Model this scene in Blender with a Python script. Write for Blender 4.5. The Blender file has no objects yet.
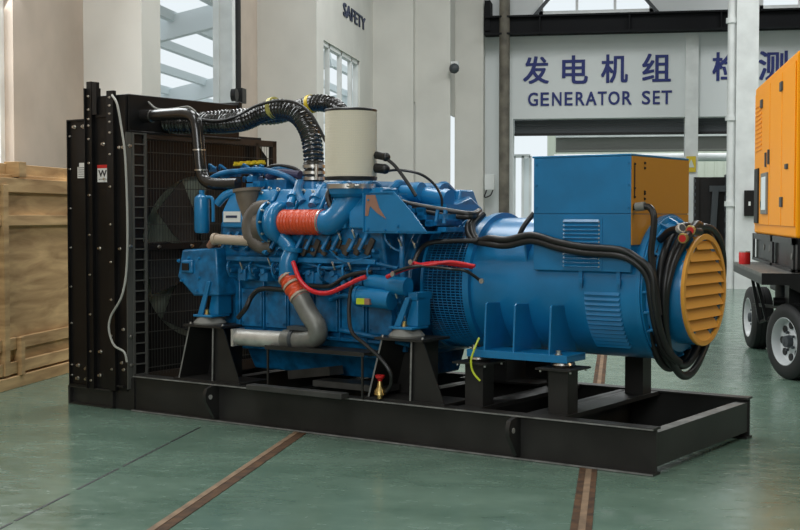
import bpy, math, random
from math import pi, sin, cos, radians, atan2, sqrt
from mathutils import Vector, Matrix
random.seed(7)
C = bpy.context.scene.collection
sc = bpy.context.scene

# ------------------------------------------------------------------ materials
def mat(name, col, rough=.5, metal=0., noise=0., nscale=8., bump=0., coat=0., spec=.5, emit=0.):
    m = bpy.data.materials.new(name); m.use_nodes = True
    nt = m.node_tree; b = nt.nodes['Principled BSDF']
    b.inputs['Base Color'].default_value = (*col, 1)
    b.inputs['Roughness'].default_value = rough
    b.inputs['Metallic'].default_value = metal
    b.inputs['Specular IOR Level'].default_value = spec
    b.inputs['Coat Weight'].default_value = coat
    b.inputs['Coat Roughness'].default_value = .12
    if emit:
        b.inputs['Emission Color'].default_value = (*col, 1); b.inputs['Emission Strength'].default_value = emit
    if noise or bump:
        tc = nt.nodes.new('ShaderNodeTexCoord'); n = nt.nodes.new('ShaderNodeTexNoise')
        n.inputs['Scale'].default_value = nscale; n.inputs['Detail'].default_value = 6
        nt.links.new(tc.outputs['Object'], n.inputs['Vector'])
        if noise:
            mx = nt.nodes.new('ShaderNodeMix'); mx.data_type = 'RGBA'
            mr = nt.nodes.new('ShaderNodeMapRange'); mr.inputs['From Min'].default_value = .35; mr.inputs['From Max'].default_value = .65
            nt.links.new(n.outputs['Fac'], mr.inputs['Value']); nt.links.new(mr.outputs['Result'], mx.inputs['Factor'])
            mx.inputs['A'].default_value = (*[c*(1-noise) for c in col], 1); mx.inputs['B'].default_value = (*[min(1, c*(1+noise)) for c in col], 1)
            nt.links.new(mx.outputs['Result'], b.inputs['Base Color'])
        if bump:
            bp = nt.nodes.new('ShaderNodeBump'); bp.inputs['Strength'].default_value = bump; bp.inputs['Distance'].default_value = .01
            nt.links.new(n.outputs['Fac'], bp.inputs['Height']); nt.links.new(bp.outputs['Normal'], b.inputs['Normal'])
    return m
BLUE = mat('blue_paint', (.008, .18, .40), .3, noise=.1, nscale=5, coat=.3)
BLUEM = mat('blue_engine_shaded', (.007, .14, .32), .34, noise=.35, nscale=14, bump=.15, coat=.25)  # the blue darkened, deep-engine shade put into the colour
ORANGE = mat('orange_end_face', (.56, .235, .012), .42)
ORANGEC = mat('orange_canopy_paint', (.95, .34, .0), .45, spec=.2)
BLACK = mat('black_paint', (.0085, .008, .008), .38, noise=.2, nscale=4, spec=.3)
SKID = mat('skid_black_paint', (.022, .021, .0195), .42, noise=.25, nscale=3, spec=.4)
STEP = mat('dark_grey_angle_steel', (.05, .05, .047), .5, noise=.2, nscale=8)
BLACKM = mat('matt_black', (.006, .006, .006), .6)
EDGE = mat('edge_sheen', (.2, .2, .19), .45, noise=.3, nscale=10)  # pale colour standing in for grey sheen along black steel edges
GUARD = mat('guard_wire', (.045, .045, .04), .5)
RUBB = mat('black_rubber', (.012, .012, .012), .38)
HOSE = mat('corrugated_hose', (.016, .015, .013), .2, spec=.9)
GREYR = mat('grey_rubber_mount', (.2, .2, .18), .6)
STEEL = mat('steel', (.62, .6, .56), .3, metal=1.)
DSTEEL = mat('dull_steel_pipe', (.62, .61, .57), .38, metal=.5, noise=.2, nscale=9)
RUST = mat('brown_exhaust_iron', (.07, .055, .042), .65, noise=.3, nscale=9, bump=.3)
BEIGE = mat('beige_pipe', (.45, .36, .27), .5)
PINK = mat('copper_brown_and_reflection', (.33, .17, .12), .5)  # fittings and dust, also the reflection painted on the bracket plate
RED = mat('red_cable', (.62, .012, .02), .35)
REDH = mat('red_silicone', (.66, .075, .02), .35)
YEL = mat('yellow_paint', (.7, .5, .02), .5)
YG = mat('yellow_green_wire', (.55, .65, .03), .4)
PURP = mat('purple_grey_hose', (.06, .055, .11), .5)
FILT = mat('filter_mesh_cream', (.8, .74, .6), .7)
WHITE = mat('white_label', (.75, .75, .72), .5)
INK = mat('dark_ink', (.02, .02, .025), .5)
SREDM = mat('red_mark', (.6, .02, .02), .4)
BRASS = mat('brass', (.55, .4, .15), .35, metal=1.)
CORE = mat('radiator_core_fins', (.24, .27, .21), .55, noise=.2, nscale=5)
WALL = mat('warm_white_wall', (.66, .645, .6), .85, noise=.05, nscale=1.2)
WALLB = mat('beige_wall', (.46, .385, .32), .85, noise=.08, nscale=1.5)
WHT = mat('white_metal', (.72, .74, .73), .5, noise=.08, nscale=3)
SIGNW = mat('sign_panel_white', (.7, .73, .73), .7)
NAVY = mat('navy_lettering', (.01, .022, .16), .6)
NAVYS = mat('dark_blue_lettering', (.03, .04, .09), .6)
BEAM = mat('dark_crane_beam', (.006, .0065, .008), .7, spec=.2)
PIPEG = mat('old_grey_pipe', (.14, .125, .1), .7, noise=.4, nscale=3)
TIRE = mat('tyre_rubber', (.012, .012, .012), .6)
RIM = mat('white_rim_paint', (.55, .57, .57), .4)
DECK = mat('grey_deck_plate', (.11, .11, .1), .5, noise=.2, nscale=6)
GREY = mat('grey_machine', (.05, .058, .065), .55)
PALEB = mat('outdoor_roof_steel', (.78, .84, .86), .6)
AMBER = mat('amber_reflector', (.9, .4, .02), .3)
PALEG = mat('pale_green_cladding', (.62, .66, .56), .6)

def wood_mat():
    m = bpy.data.materials.new('crate_plywood'); m.use_nodes = True; nt = m.node_tree; b = nt.nodes['Principled BSDF']
    tc = nt.nodes.new('ShaderNodeTexCoord'); mp = nt.nodes.new('ShaderNodeMapping'); mp.inputs['Scale'].default_value = (1, .7, 5)
    n = nt.nodes.new('ShaderNodeTexNoise'); n.inputs['Scale'].default_value = 2.2; n.inputs['Detail'].default_value = 8; n.inputs['Distortion'].default_value = .6
    r = nt.nodes.new('ShaderNodeValToRGB'); r.color_ramp.elements[0].position = .3; r.color_ramp.elements[0].color = (.3, .17, .065, 1)
    r.color_ramp.elements[1].position = .72; r.color_ramp.elements[1].color = (.66, .44, .21, 1)
    nt.links.new(tc.outputs['Object'], mp.inputs['Vector']); nt.links.new(mp.outputs['Vector'], n.inputs['Vector'])
    nt.links.new(n.outputs['Fac'], r.inputs['Fac']); nt.links.new(r.outputs['Color'], b.inputs['Base Color'])
    b.inputs['Roughness'].default_value = .75; return m
WOOD = wood_mat()
def floor_mat():
    m = bpy.data.materials.new('green_epoxy_floor'); m.use_nodes = True; nt = m.node_tree; b = nt.nodes['Principled BSDF']
    tc = nt.nodes.new('ShaderNodeTexCoord')
    mp = nt.nodes.new('ShaderNodeMapping'); mp.inputs['Scale'].default_value = (1, 1.6, 1)
    n = nt.nodes.new('ShaderNodeTexNoise'); n.inputs['Scale'].default_value = 1.3; n.inputs['Detail'].default_value = 8; n.inputs['Roughness'].default_value = .6
    n2 = nt.nodes.new('ShaderNodeTexNoise'); n2.inputs['Scale'].default_value = 7; n2.inputs['Detail'].default_value = 5
    r = nt.nodes.new('ShaderNodeValToRGB'); r.color_ramp.elements[0].position = .32; r.color_ramp.elements[0].color = (.09, .152, .114, 1)
    r.color_ramp.elements[1].position = .7; r.color_ramp.elements[1].color = (.155, .235, .182, 1)
    mr = nt.nodes.new('ShaderNodeMapRange'); mr.inputs['From Min'].default_value = .3; mr.inputs['From Max'].default_value = .7; mr.inputs['To Min'].default_value = .13; mr.inputs['To Max'].default_value = .3
    nt.links.new(tc.outputs['Object'], mp.inputs['Vector']); nt.links.new(mp.outputs['Vector'], n.inputs['Vector']); nt.links.new(mp.outputs['Vector'], n2.inputs['Vector'])
    nt.links.new(n.outputs['Fac'], r.inputs['Fac']); nt.links.new(r.outputs['Color'], b.inputs['Base Color'])
    nt.links.new(n2.outputs['Fac'], mr.inputs['Value']); nt.links.new(mr.outputs['Result'], b.inputs['Roughness'])
    return m
FLOOR = floor_mat()
RAILM = mat('rusty_rail_channel', (.065, .03, .01), .9, noise=.5, nscale=12)
RAILD = mat('pale_concrete_edge', (.2, .13, .075), .8, noise=.25, nscale=9)

# ------------------------------------------------------------------ mesh builder
class MB:
    def __init__(s): s.v = []; s.f = []; s.m = []; s.mi = 0; s.marks = []
    def mark(s): s.marks.append((len(s.v), len(s.f))); return s
    def split(s, name, mats, parent=None, **kw):      # one object for each marked piece
        ends = s.marks[1:]+[(len(s.v), len(s.f))]
        for (v0, f0), (v1, f1) in zip(s.marks, ends):
            q = MB(); q.v = s.v[v0:v1]; q.f = [[i-v0 for i in f] for f in s.f[f0:f1]]; q.m = s.m[f0:f1]; q.build(name, mats, parent, **kw)
    def add(s, vs, fs):
        o = len(s.v); s.v += [tuple(v) for v in vs]
        for f in fs: s.f.append([i+o for i in f]); s.m.append(s.mi)
        return s
    def box(s, x0, x1, y0, y1, z0, z1):
        x0, x1 = min(x0, x1), max(x0, x1); y0, y1 = min(y0, y1), max(y0, y1); z0, z1 = min(z0, z1), max(z0, z1)
        return s.add([(x, y, z) for z in (z0, z1) for y in (y0, y1) for x in (x0, x1)], [(0, 2, 3, 1), (4, 5, 7, 6), (0, 1, 5, 4), (2, 6, 7, 3), (0, 4, 6, 2), (1, 3, 7, 5)])
    def bar(s, a, b, w, h=None, up=(0, 0, 1)):
        h = h or w; a = Vector(a); b = Vector(b); d = (b-a).normalized(); up = Vector(up)
        if abs(d.dot(up)) > .98: up = Vector((1, 0, 0))
        u = d.cross(up).normalized(); n = u.cross(d); vs = []
        for p in (a, b):
            for (i, j) in ((-1, -1), (1, -1), (1, 1), (-1, 1)): vs.append(p+u*i*w/2+n*j*h/2)
        return s.add(vs, [(3, 2, 1, 0), (4, 5, 6, 7), (0, 1, 5, 4), (1, 2, 6, 5), (2, 3, 7, 6), (3, 0, 4, 7)])
    def prism(s, pts, ax, a, b):      # polygon pts in the plane normal to ax, extruded a..b
        def P(p, t): return (t, p[0], p[1]) if ax == 'x' else (p[0], t, p[1]) if ax == 'y' else (p[0], p[1], t)
        n = len(pts); ar = sum(pts[i][0]*pts[(i+1) % n][1]-pts[(i+1) % n][0]*pts[i][1] for i in range(n))
        if (ar < 0) != (ax == 'y'): pts = pts[::-1]
        if a > b: a, b = b, a
        vs = [P(p, a) for p in pts]+[P(p, b) for p in pts]
        return s.add(vs, [tuple(range(n))[::-1], tuple(range(n, 2*n))]+[(i, (i+1) % n, (i+1) % n+n, i+n) for i in range(n)])
    def lathe(s, o, d, prof, seg=32, a0=0., a1=2*pi, cap=True):
        o = Vector(o); d = Vector(d).normalized(); up = Vector((0, 0, 1)) if abs(d.z) < .9 else Vector((1, 0, 0))
        u = d.cross(up).normalized(); w = u.cross(d)*-1; full = abs(a1-a0-2*pi) < 1e-6; n = seg if full else seg+1; vs = []
        for (t, r) in prof:
            for k in range(n):
                a = a0+(a1-a0)*k/seg; vs.append(o+d*t+(u*cos(a)+w*sin(a))*r)
        fs = []
        for i in range(len(prof)-1):
            for k in range(seg):
                k2 = (k+1) % n; fs.append((i*n+k, (i+1)*n+k, (i+1)*n+k2, i*n+k2))
        if cap and full: fs += [tuple(range(n)), tuple(range((len(prof)-1)*n, len(prof)*n))[::-1]]
        return s.add(vs, fs)
    def cyl(s, a, b, r, r2=None, seg=20):
        a = Vector(a); b = Vector(b); L = (b-a).length
        return s.lathe(a, b-a, [(0, r), (L, r if r2 is None else r2)], seg)
    def tube(s, pts, r, seg=12, sm=8, corr=0., pitch=.022, cap=True, step=None):
        pts = [Vector(p) for p in pts]; P = [pts[0]*2-pts[1]]+pts+[pts[-1]*2-pts[-2]]; path = []
        for i in range(1, len(P)-2):
            n = sm if not step else max(2, int((P[i+1]-P[i]).length/step))
            for k in range(n):
                t = k/n; a, b, c, d = P[i-1], P[i], P[i+1], P[i+2]
                path.append(.5*((2*b)+(c-a)*t+(2*a-5*b+4*c-d)*t*t+(3*b-a-3*c+d)*t**3))
        path.append(pts[-1]); vs = []; N = len(path); L = 0; prev = None
        for i, p in enumerate(path):
            d = (path[min(i+1, N-1)]-path[max(i-1, 0)]).normalized()
            if prev is None:
                up = Vector((0, 0, 1)) if abs(d.z) < .9 else Vector((1, 0, 0)); u = d.cross(up).normalized()
            else: u = (prev-d*prev.dot(d)).normalized()
            prev = u; w = d.cross(u)
            if i: L += (p-path[i-1]).length
            rr = r(i/(N-1)) if callable(r) else r
            if corr: rr += corr*sin(2*pi*L/pitch)
            for k in range(seg):
                a = 2*pi*k/seg; vs.append(p+(u*cos(a)+w*sin(a))*rr)
        fs = [(i*seg+k, i*seg+(k+1) % seg, (i+1)*seg+(k+1) % seg, (i+1)*seg+k) for i in range(N-1) for k in range(seg)]
        if cap: fs += [tuple(range(seg))[::-1], tuple(range((N-1)*seg, N*seg))]
        return s.add(vs, fs)
    def sph(s, c, r, seg=12, sc_=(1, 1, 1)):
        vs = []; fs = []; R = seg//2
        for i in range(R+1):
            t = pi*i/R
            for k in range(seg): vs.append((c[0]+r*sc_[0]*sin(t)*cos(2*pi*k/seg), c[1]+r*sc_[1]*sin(t)*sin(2*pi*k/seg), c[2]+r*sc_[2]*cos(t)))
        for i in range(R):
            for k in range(seg): fs.append((i*seg+k, (i+1)*seg+k, (i+1)*seg+(k+1) % seg, i*seg+(k+1) % seg))
        return s.add(vs, fs)
    def bolt(s, p, n, r=.011, h=.012):
        r *= .75; s.mark()
        p = Vector(p); n = Vector(n).normalized(); s.lathe(p, n, [(0, r*1.5), (.003, r*1.5)], 10); s.lathe(p, n, [(0, r), (h, r)], 6); return s
    def build(s, name, mats, parent=None, smooth=True, bevel=0., ang=35):
        me = bpy.data.meshes.new(name); me.from_pydata(s.v, [], s.f)
        if not isinstance(mats, (list, tuple)): mats = [mats]
        for m in mats: me.materials.append(m)
        me.polygons.foreach_set('material_index', s.m)
        me.validate(); me.update()
        if smooth: me.shade_smooth(); me.set_sharp_from_angle(angle=radians(ang))
        o = bpy.data.objects.new(name, me); C.objects.link(o)
        if parent: o.parent = parent
        if bevel:
            b = o.modifiers.new('bevel', 'BEVEL'); b.width = bevel; b.segments = 2; b.limit_method = 'ANGLE'; b.angle_limit = radians(50)
        return o
def empty(name, loc, rz=0., parent=None):
    o = bpy.data.objects.new(name, None); C.objects.link(o); o.location = loc; o.rotation_euler = (0, 0, rz); o.empty_display_size = .1
    if parent: o.parent = parent
    return o
def tag(o, label, cat, group=None):
    o['label'] = label; o['category'] = cat
    if group: o['group'] = group
    return o
def struct(o): o['kind'] = 'structure'; return o
def copy_tree(o, parent=None):
    c = o.copy(); C.objects.link(c)
    if parent: c.parent = parent
    for ch in list(o.children): copy_tree(ch, c)
    return c
def text_mesh(name, body, size, depth, m, M, parent=None, off=0., bold=0., spacing=1.):
    cu = bpy.data.curves.new('txt', 'FONT'); cu.body = body; cu.size = size; cu.extrude = depth; cu.offset = off; cu.space_character = spacing
    cu.align_x = 'LEFT'; cu.resolution_u = 3
    t = bpy.data.objects.new('txt', cu); C.objects.link(t); bpy.context.view_layer.update()
    me = bpy.data.meshes.new_from_object(t.evaluated_get(bpy.context.evaluated_depsgraph_get()))
    bpy.data.objects.remove(t); me.materials.clear(); me.materials.append(m); me.name = name
    xs = [v.co.x for v in me.vertices]; ys = [v.co.y for v in me.vertices]
    x0, x1, y0, y1 = min(xs), max(xs), min(ys), max(ys)
    for v in me.vertices: v.co.x = (v.co.x-x0)/(x1-x0); v.co.y = (v.co.y-y0)/(y1-y0)
    if bold:          # heavier strokes: the glyph thickened by shifted copies
        V = [tuple(v.co) for v in me.vertices]; Fs = [tuple(p.vertices) for p in me.polygons]; nv = []; nf = []
        for k, (dx, dy) in enumerate(((-1, -.6), (1, -.6), (-1, .6), (1, .6), (0, 0))):
            nv += [(x*(1-2*bold)+bold+dx*bold, y*(1-1.2*bold)+.6*bold+dy*bold, z+.0004*k) for x, y, z in V]; nf += [tuple(i+k*len(V) for i in f) for f in Fs]
        me = bpy.data.meshes.new(name); me.from_pydata(nv, [], nf); me.materials.append(m)
    me.transform(M)       # M maps unit square (plus depth) to the place
    o = bpy.data.objects.new(name, me); C.objects.link(o)
    if parent: o.parent = parent
    return o
def rectM(p, ux, uy, dz=1.):     # unit square -> corner p, edge vectors ux, uy
    ux = Vector(ux); uy = Vector(uy); n = ux.cross(uy).normalized()
    return Matrix(((ux.x, uy.x, n.x*dz, p[0]), (ux.y, uy.y, n.y*dz, p[1]), (ux.z, uy.z, n.z*dz, p[2]), (0, 0, 0, 1)))

# ================================================================== the hall
f = MB().box(-6.2, 14, -6, 42, -.1, 0).build('floor', FLOOR, smooth=False); struct(f)
# recessed rail channels across the floor, along the hall
def rail(n, x, y0, y1, w):
    m = MB(); m.box(x-w/2, x-w/2+.035, y0, y1, -.02, .004)
    m.mi = 1 if n == 1 else 0; m.box(x+w/2-.03, x+w/2, y0, y1, -.02, .004)
    m.mi = 1; m.box(x-w/2+.035, x+w/2-.03, y0, y1, -.02, .0015)
    struct(m.build('trim_%d' % n, [RAILD, RAILM] if n == 1 else [RAILM, RAILD], smooth=False))
rail(1, -2.085, -3, 27, .095)
rail(2, -0.164, -3, 27, .10)
m = MB(); x = -2.814; y = 2.
while y < 8.372:
    L = random.uniform(.25, .8); m.box(x-.008, x+.008, y, min(y+L, 8.372), -.01, .0015); y += L+random.uniform(.02, .12)
struct(m.build('trim_3', BLACKM, smooth=False))

# left wall: segments (x plane) with column piers
XW = -6.2
def wallbox(name, x0, x1, y0, y1, z0, z1, m=WALL): return struct(MB().box(x0, x1, y0, y1, z0, z1).build(name, m, smooth=False))
m = MB()
yA = 12.523; yB = 14.303; yC = 16.696; yD = 20.175; yE = 21.66
m.box(XW-.3, XW, -6, 9.4, 0, 8); m.box(XW-.3, XW, 9.4, yA, 0, 1.2); m.box(XW-.3, XW, 9.4, yA, 7.2, 8)
m.box(XW-.3, XW, yA, yC-.2, 0, 8)
m.box(XW-.3, XW, yC-.2, yD, 0, 1.5); m.box(XW-.3, XW, yC-.2, yD, 7.2, 8); m.box(XW-.3, XW, yD, yE+.2, 0, 8)
struct(m.build('wall_left', WALLB, smooth=False))
# pier 1
wallbox('wall_pier_near', XW, -5.483, yB, yB+.62, 0, 8, WALL)
# office block protruding with SAFETY lettering
yF = yE; xF = -5.146
yG = 26.787
wy0 = 22.194; wy1 = 25.399; wzt = 4.531; wzb = 1.4
m = MB(); m.box(XW-.3, xF-.12, yF, yF+.12, 0, 8); m.box(xF-.12, xF, yF, wy0, 0, 8); m.box(xF-.12, xF, wy0, wy1, 0, wzb); m.box(xF-.12, xF, wy0, wy1, wzt, 8)
m.box(xF-.12, xF, wy1, yG, 0, 8)
struct(m.build('wall_office', WALL, smooth=False))
# thin crack line between beige render and pale render on the office front
# pier chain towards the back
XG = -4.287; yH = yG+1.3
XH = -3.555; XI = -2.953
m = MB(); m.box(xF-.3, XG, yG, yG+.1, 0, 9)
struct(m.build('wall_pier_middle', WALL, smooth=False))
m = MB(); m.box(XG-.08, XG-.02, yG+.1, 27.2, 0, 1.2); m.box(XG-.08, XG-.02, yG+.1, 27.2, 3.85, 9); m.box(XG-.08, XG-.02, 27.897, 27.2, 0, 9)
m.box(XG-.03, XH, 27.2, 27.26, 0, 9); m.box(XH-.05, XH-.02, 27.26, 28.2, 0, 1.2); m.box(XH-.05, XH-.02, 27.26, 28.2, 3.6, 9); m.box(XH-.03, XI, 28.2, 28.6, 0, 9)
struct(m.build('wall_pier_far', WALL, smooth=False))
# panel joints on the piers
# windows of the left wall
def window(n, x, y0, y1, z0, z1, mull, fw=.07, depth=.1):
    m = MB()
    m.box(x-depth, x, y0, y0+fw, z0, z1); m.box(x-depth, x, y1-fw, y1, z0, z1); m.box(x-depth, x, y0, y1, z0, z0+fw); m.box(x-depth, x, y0, y1, z1-fw, z1)
    for t in mull: yy = y0+(y1-y0)*t; m.box(x-depth*.8, x, yy-fw/2, yy+fw/2, z0, z1)
    return struct(m.build('window_%d' % n, WHT, smooth=False))
window(1, XW-.1, 9.4, yA+.02, 1.2, 7.2, (.5,), .12)
window(2, XW-.2, yC-.2, yD, 1.5, 7.2, (), .06)
window(3, xF-.03, wy0, wy1, wzb, wzt, (.18, .5, .8), .08)
# white steel post and black downpipe beside the second window
m = MB(); m.box(XW-.3, XW+.0, yD-.02, yD, 0, 8); m.box(XW, XW+.01, yD-.02, yD+.25, 0, 8); struct(m.build('trim_4', WHT, smooth=False))
dp = MB(); yy = 20.028; dp.cyl((XW+.15, yy, 3.398), (XW+.15, yy, 8), .045); tag(dp.build('conduit_pipe', BLACKM), 'thin black vertical pipe on left wall beside the white steel post', 'pipe')
bx = empty('isolator_switch', (XW+.12, 19.962, 3.248)); tag(bx, 'small black isolator switch below the thin black pipe', 'switch')
m = MB(); m.box(0, .12, -.02, .22, 0, .24); m.build('housing', BLACK, bx, bevel=.01); MB().cyl((.02, -.25, .1), (.1, -.25, .1), .1).build('dial', BLACK, bx)

# outdoor canopy roof seen through the windows: purlins and rafters
m = MB()
for k in range(12):
    x = -7.4-.95*k; z = 5.4-.21*k; m.box(x-.07, x+.07, 4, 48, z-.09, z+.09)
for y in (13.2, 17.6, 23.4, 31, 39):
    m.bar((-7, y, 5.3), (-19, y, 2.65), .2, .42)
struct(m.build('trim_5', PALEB, smooth=False))
m = MB()
for (x, y) in ((-18.9, 13.2), (-18.9, 23.4), (-18.9, 31), (-18.9, 39)): m.box(x-.15, x+.15, y-.15, y+.15, -.1, 2.6)
struct(m.build('trim_6', PALEB, smooth=False))
m = MB().box(-60, -6.5, -6, 60, -.2, -.1); struct(m.build('ground_outside', mat('pale_yard', (.4, .42, .4), .9), smooth=False))

# back wall with sign fascia, openings, clerestory
YB_ = 28.6
zb = 3.574; zt = 5.347; o0 = -2.326; o1 = 1.39; o2 = 1.665; c0 = -1.773; c1 = 0.707; c2 = 2.927
zc = 5.86
m = MB(); m.box(XI-.3, o0, YB_, YB_+.3, 0, 12); m.box(o0, 8, YB_, YB_+.3, zb, zc); m.box(o0, c0, YB_, YB_+.3, zc, 12); m.box(c1, c2, YB_, YB_+.3, zc, 12); m.box(8, 14, YB_, YB_+.3, 0, 12)
struct(m.build('wall_back', SIGNW, smooth=False))
m = MB(); m.box(o1, o2, YB_-.12, YB_+.3, 0, 5.388); struct(m.build('trim_7', WHT, smooth=False))
def clere(n, x0, x1):
    m = MB(); z1 = zc+1.6; w = .09
    for x in (x0, x1-w): m.box(x, x+w, YB_+.05, YB_+.2, zc, z1)
    m.box(x0, x1, YB_+.05, YB_+.2, zc, zc+.08); k = int((x1-x0)/.85)
    for i in range(1, k+1): xx = x0+(x1-x0)*i/(k+1); m.box(xx-.03, xx+.03, YB_+.1, YB_+.16, zc, z1)
    struct(m.build('window_%d' % n, WHT, smooth=False))
clere(4, c0, c1); clere(5, c2, 8)
cb = MB(); 
for i in range(1):
    xm = (c0+c1)/2; cb.bar((c0-.1, YB_-.1, zc-.05), (xm, YB_-.1, zc+1.5), .07, .07); cb.bar((c1+.1, YB_-.1, zc-.05), (xm, YB_-.1, zc+1.5), .07, .07)
struct(cb.build('trim_8', GREY, smooth=False))
# dark crane beam in front of the wall
g = MB(); z0 = 5.349; z1 = 5.756; g.box(-2.909, 12, 28.05, 28.15, z0, z1); g.box(-2.909, 12, 27.9, 28.3, z1-.04, z1); g.box(-2.909, 12, 27.9, 28.3, z0, z0+.04)
g.box(-2.909, -2.909+.12, 28.0, 28.55, z0+.1, z1+.35)
for i in range(6): x = -2.909+1.2+i*1.9; g.box(x-.015, x+.015, 27.92, 28.28, z0, z1)
tag(g.build('crane_beam', BEAM, smooth=False), 'long dark steel crane beam running above the sign lettering', 'beam')
# roller shutters rolled up above the openings
def shutter(x0, x1, lab):
    r = empty('roller_shutter', (0, 0, 0)); tag(r, lab, 'shutter')
    m = MB(); z = zb
    for i in range(6): m.box(x0, x1, YB_+.32-.0, YB_+.42+.02*(i % 2), z-.045, z); z -= .05
    m.build('slat_curtain', GREY, r); MB().box(x0, x1, YB_+.3, YB_+.46, z-.05, z).build('bottom_rail', BLACKM, r)
shutter(o0, o1, 'dark slatted roller shutter rolled up under GENERATOR SET lettering')
shutter(o2, 8, 'dark slatted roller shutter rolled up right of the slim white post')
# lettering on the fascia
s1 = empty('wall_lettering', (0, 0, 0)); tag(s1, 'dark blue lettering 发电机组 GENERATOR SET on the pale wall fascia', 'lettering')
YS = YB_-.012
chars = (('发', 523, 549), ('电', 562, 588), ('机', 601, 627), ('组', 642, 671))
CH0 = [(-2.114, 28.58, 4.343), (-1.258, 28.58, 4.328), (-0.411, 28.58, 4.335), (0.471, 28.58, 4.342)]
CH1 = [(-1.545, 28.58, 4.946), (-0.696, 28.58, 4.95), (0.167, 28.58, 4.954), (1.084, 28.58, 4.956)]
for (c, _, _), a, b in zip(chars, CH0, CH1):
    text_mesh('character', c, 1, .01, NAVY, rectM((a[0], YS, a[2]), (b[0]-a[0], 0, 0), (0, 0, b[2]-a[2])), s1, bold=.022)
word = 'GENERATOR SET'
TX = [(-2.003, -1.782), (-1.727, -1.54), (-1.474, -1.266), (-1.2, -1.025), (-0.959, -0.763), (-0.741, -0.502), (-0.48, -0.285), (-0.252, -0.004), (0.05, 0.255), (0.47, 0.653), (0.706, 0.856), (0.888, 1.112)]
za = 3.856; zbb = 4.151
for ch, (a, b) in zip('GENERATORSET', TX):
    text_mesh('letter', ch, 1, .01, NAVY, rectM((a, YS, za), (b-a, 0, 0), (0, 0, zbb-za)), s1, bold=.03)
s2 = empty('wall_lettering', (0, 0, 0)); tag(s2, 'dark blue characters 检测 on the fascia right of the white column', 'lettering')
for c, x0, x1 in (('检', 1.96, 2.528), ('测', 2.925, 3.527)):
    text_mesh('character', c, 1, .01, NAVY, rectM((x0, YS, 4.337), (x1-x0, 0, 0), (0, 0, 0.621)), s2, bold=.022)
# SAFETY on the office side wall
s3 = empty('wall_lettering', (0, 0, 0)); tag(s3, 'dark grey blue lettering SAFETY high on the office wall above the small window', 'lettering')
sy0 = 23.781; sy1 = 25.916; sz0 = 5.2; szh = 0.253
text_mesh('word', 'SAFETY', 1, .008, NAVYS, rectM((xF+.012, sy0, sz0), (0, sy1-sy0, 0), (0, 0, szh)), s3, bold=.01)
text_mesh('word', '安全', 1, .008, NAVYS, rectM((xF+.012, sy0-1.2, sz0+.62), (0, sy1-sy0+1.2, 0), (0, 0, .62)), s3)

# beyond the openings: second hall
m = MB(); m.box(-2.2, 16, 40, 40.3, 0, 5.4); struct(m.build('wall_far', PALEG, smooth=False))
m = MB()
for i in range(64):
    x = -2.2+.28*i; m.box(x, x+.05, 39.96, 40, 0, 5.4)
struct(m.build('trim_9', PALEG, smooth=False))
b = MB(); b.box(-1.6, 12, 33.0, 33.2, 3.094, 3.447); b.box(-1.6, 12, 32.85, 33.35, 3.094-.04, 3.094)
b.mi = 1; b.box(-1.6, 12, 32.8, 33.35, 3.409, 3.447+.03)
for i in range(9): b.box(-1.4+i*1.3, -.7+i*1.3, 33.4, 33.9, 3.472, 3.649)
tag(b.build('crossbeam', [GREYR, WHT], smooth=False), 'grey steel beam with white top edge seen beyond the opening under the shutter', 'beam')
b = MB(); b.cyl((-1.6, 32.2, 2.857), (12, 32.2, 2.857), .1); tag(b.build('overhead_pipe', WHT), 'white overhead pipe just above the blue terminal box', 'pipe')
b = MB(); b.box(-1.5, 12, 36, 36.3, 3.876, 4.069); b.box(-1.5, 12, 36.1, 36.2, 3.684, 3.876); tag(b.build('crossbeam', PALEG, smooth=False), 'pale greenish roof beam deeper in the second hall', 'beam')
d = empty('door_frame', (0, 0, 0)); struct(d); d.name = 'door_1'
m = MB(); xa = -2.417; xb = -2.045
for x in (xa, xa+.2, xb): m.box(x-.03, x+.03, 30, 30.08, 0, 2.821)
for z in (.05, 1.2, 2.821): m.box(xa, xb, 30, 30.08, z-.04, z+.04)
m.build('door_frame_metal', WHT, d, smooth=False)
MB().box(xa+.23, xb-.03, 30.02, 30.05, .1, 2.821-.05).build('door_pane', PALEB, d, smooth=False)
# old vertical pipe against the back wall's left edge
dp = MB(); dp.cyl((-2.473, 28, 0), (-2.473, 28, 12), .115); 
tag(dp.build('drain_pipe', PIPEG), 'tall grubby brown grey vertical pipe left of the sign lettering', 'pipe')
# electrical box with drooping cable on the wall
eb = empty('junction_box', (-2.811, 28.1, 1.997)); tag(eb, 'small pale junction box with black cable loop on wall left of the tall pipe', 'electrical box')
MB().box(-.1, .12, .0, .1, 0, .34).build('housing', WHT, eb, bevel=.01); MB().tube([(-.06, .05, 0), (-.1, .02, -.15), (.02, .02, -.12), (.08, .05, 0)], .015).build('cable_loop', RUBB, eb)
# cctv dome
cc = empty('security_camera', (-3.447, 27.1, 4.596)); tag(cc, 'small dome security camera mounted high on the pale pier', 'camera')
MB().box(-.08, .08, 0, .1, 0, .1).build('bracket', WHT, cc); MB().sph((0, -.08, -.06), .11).build('dome', GREY, cc)

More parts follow.
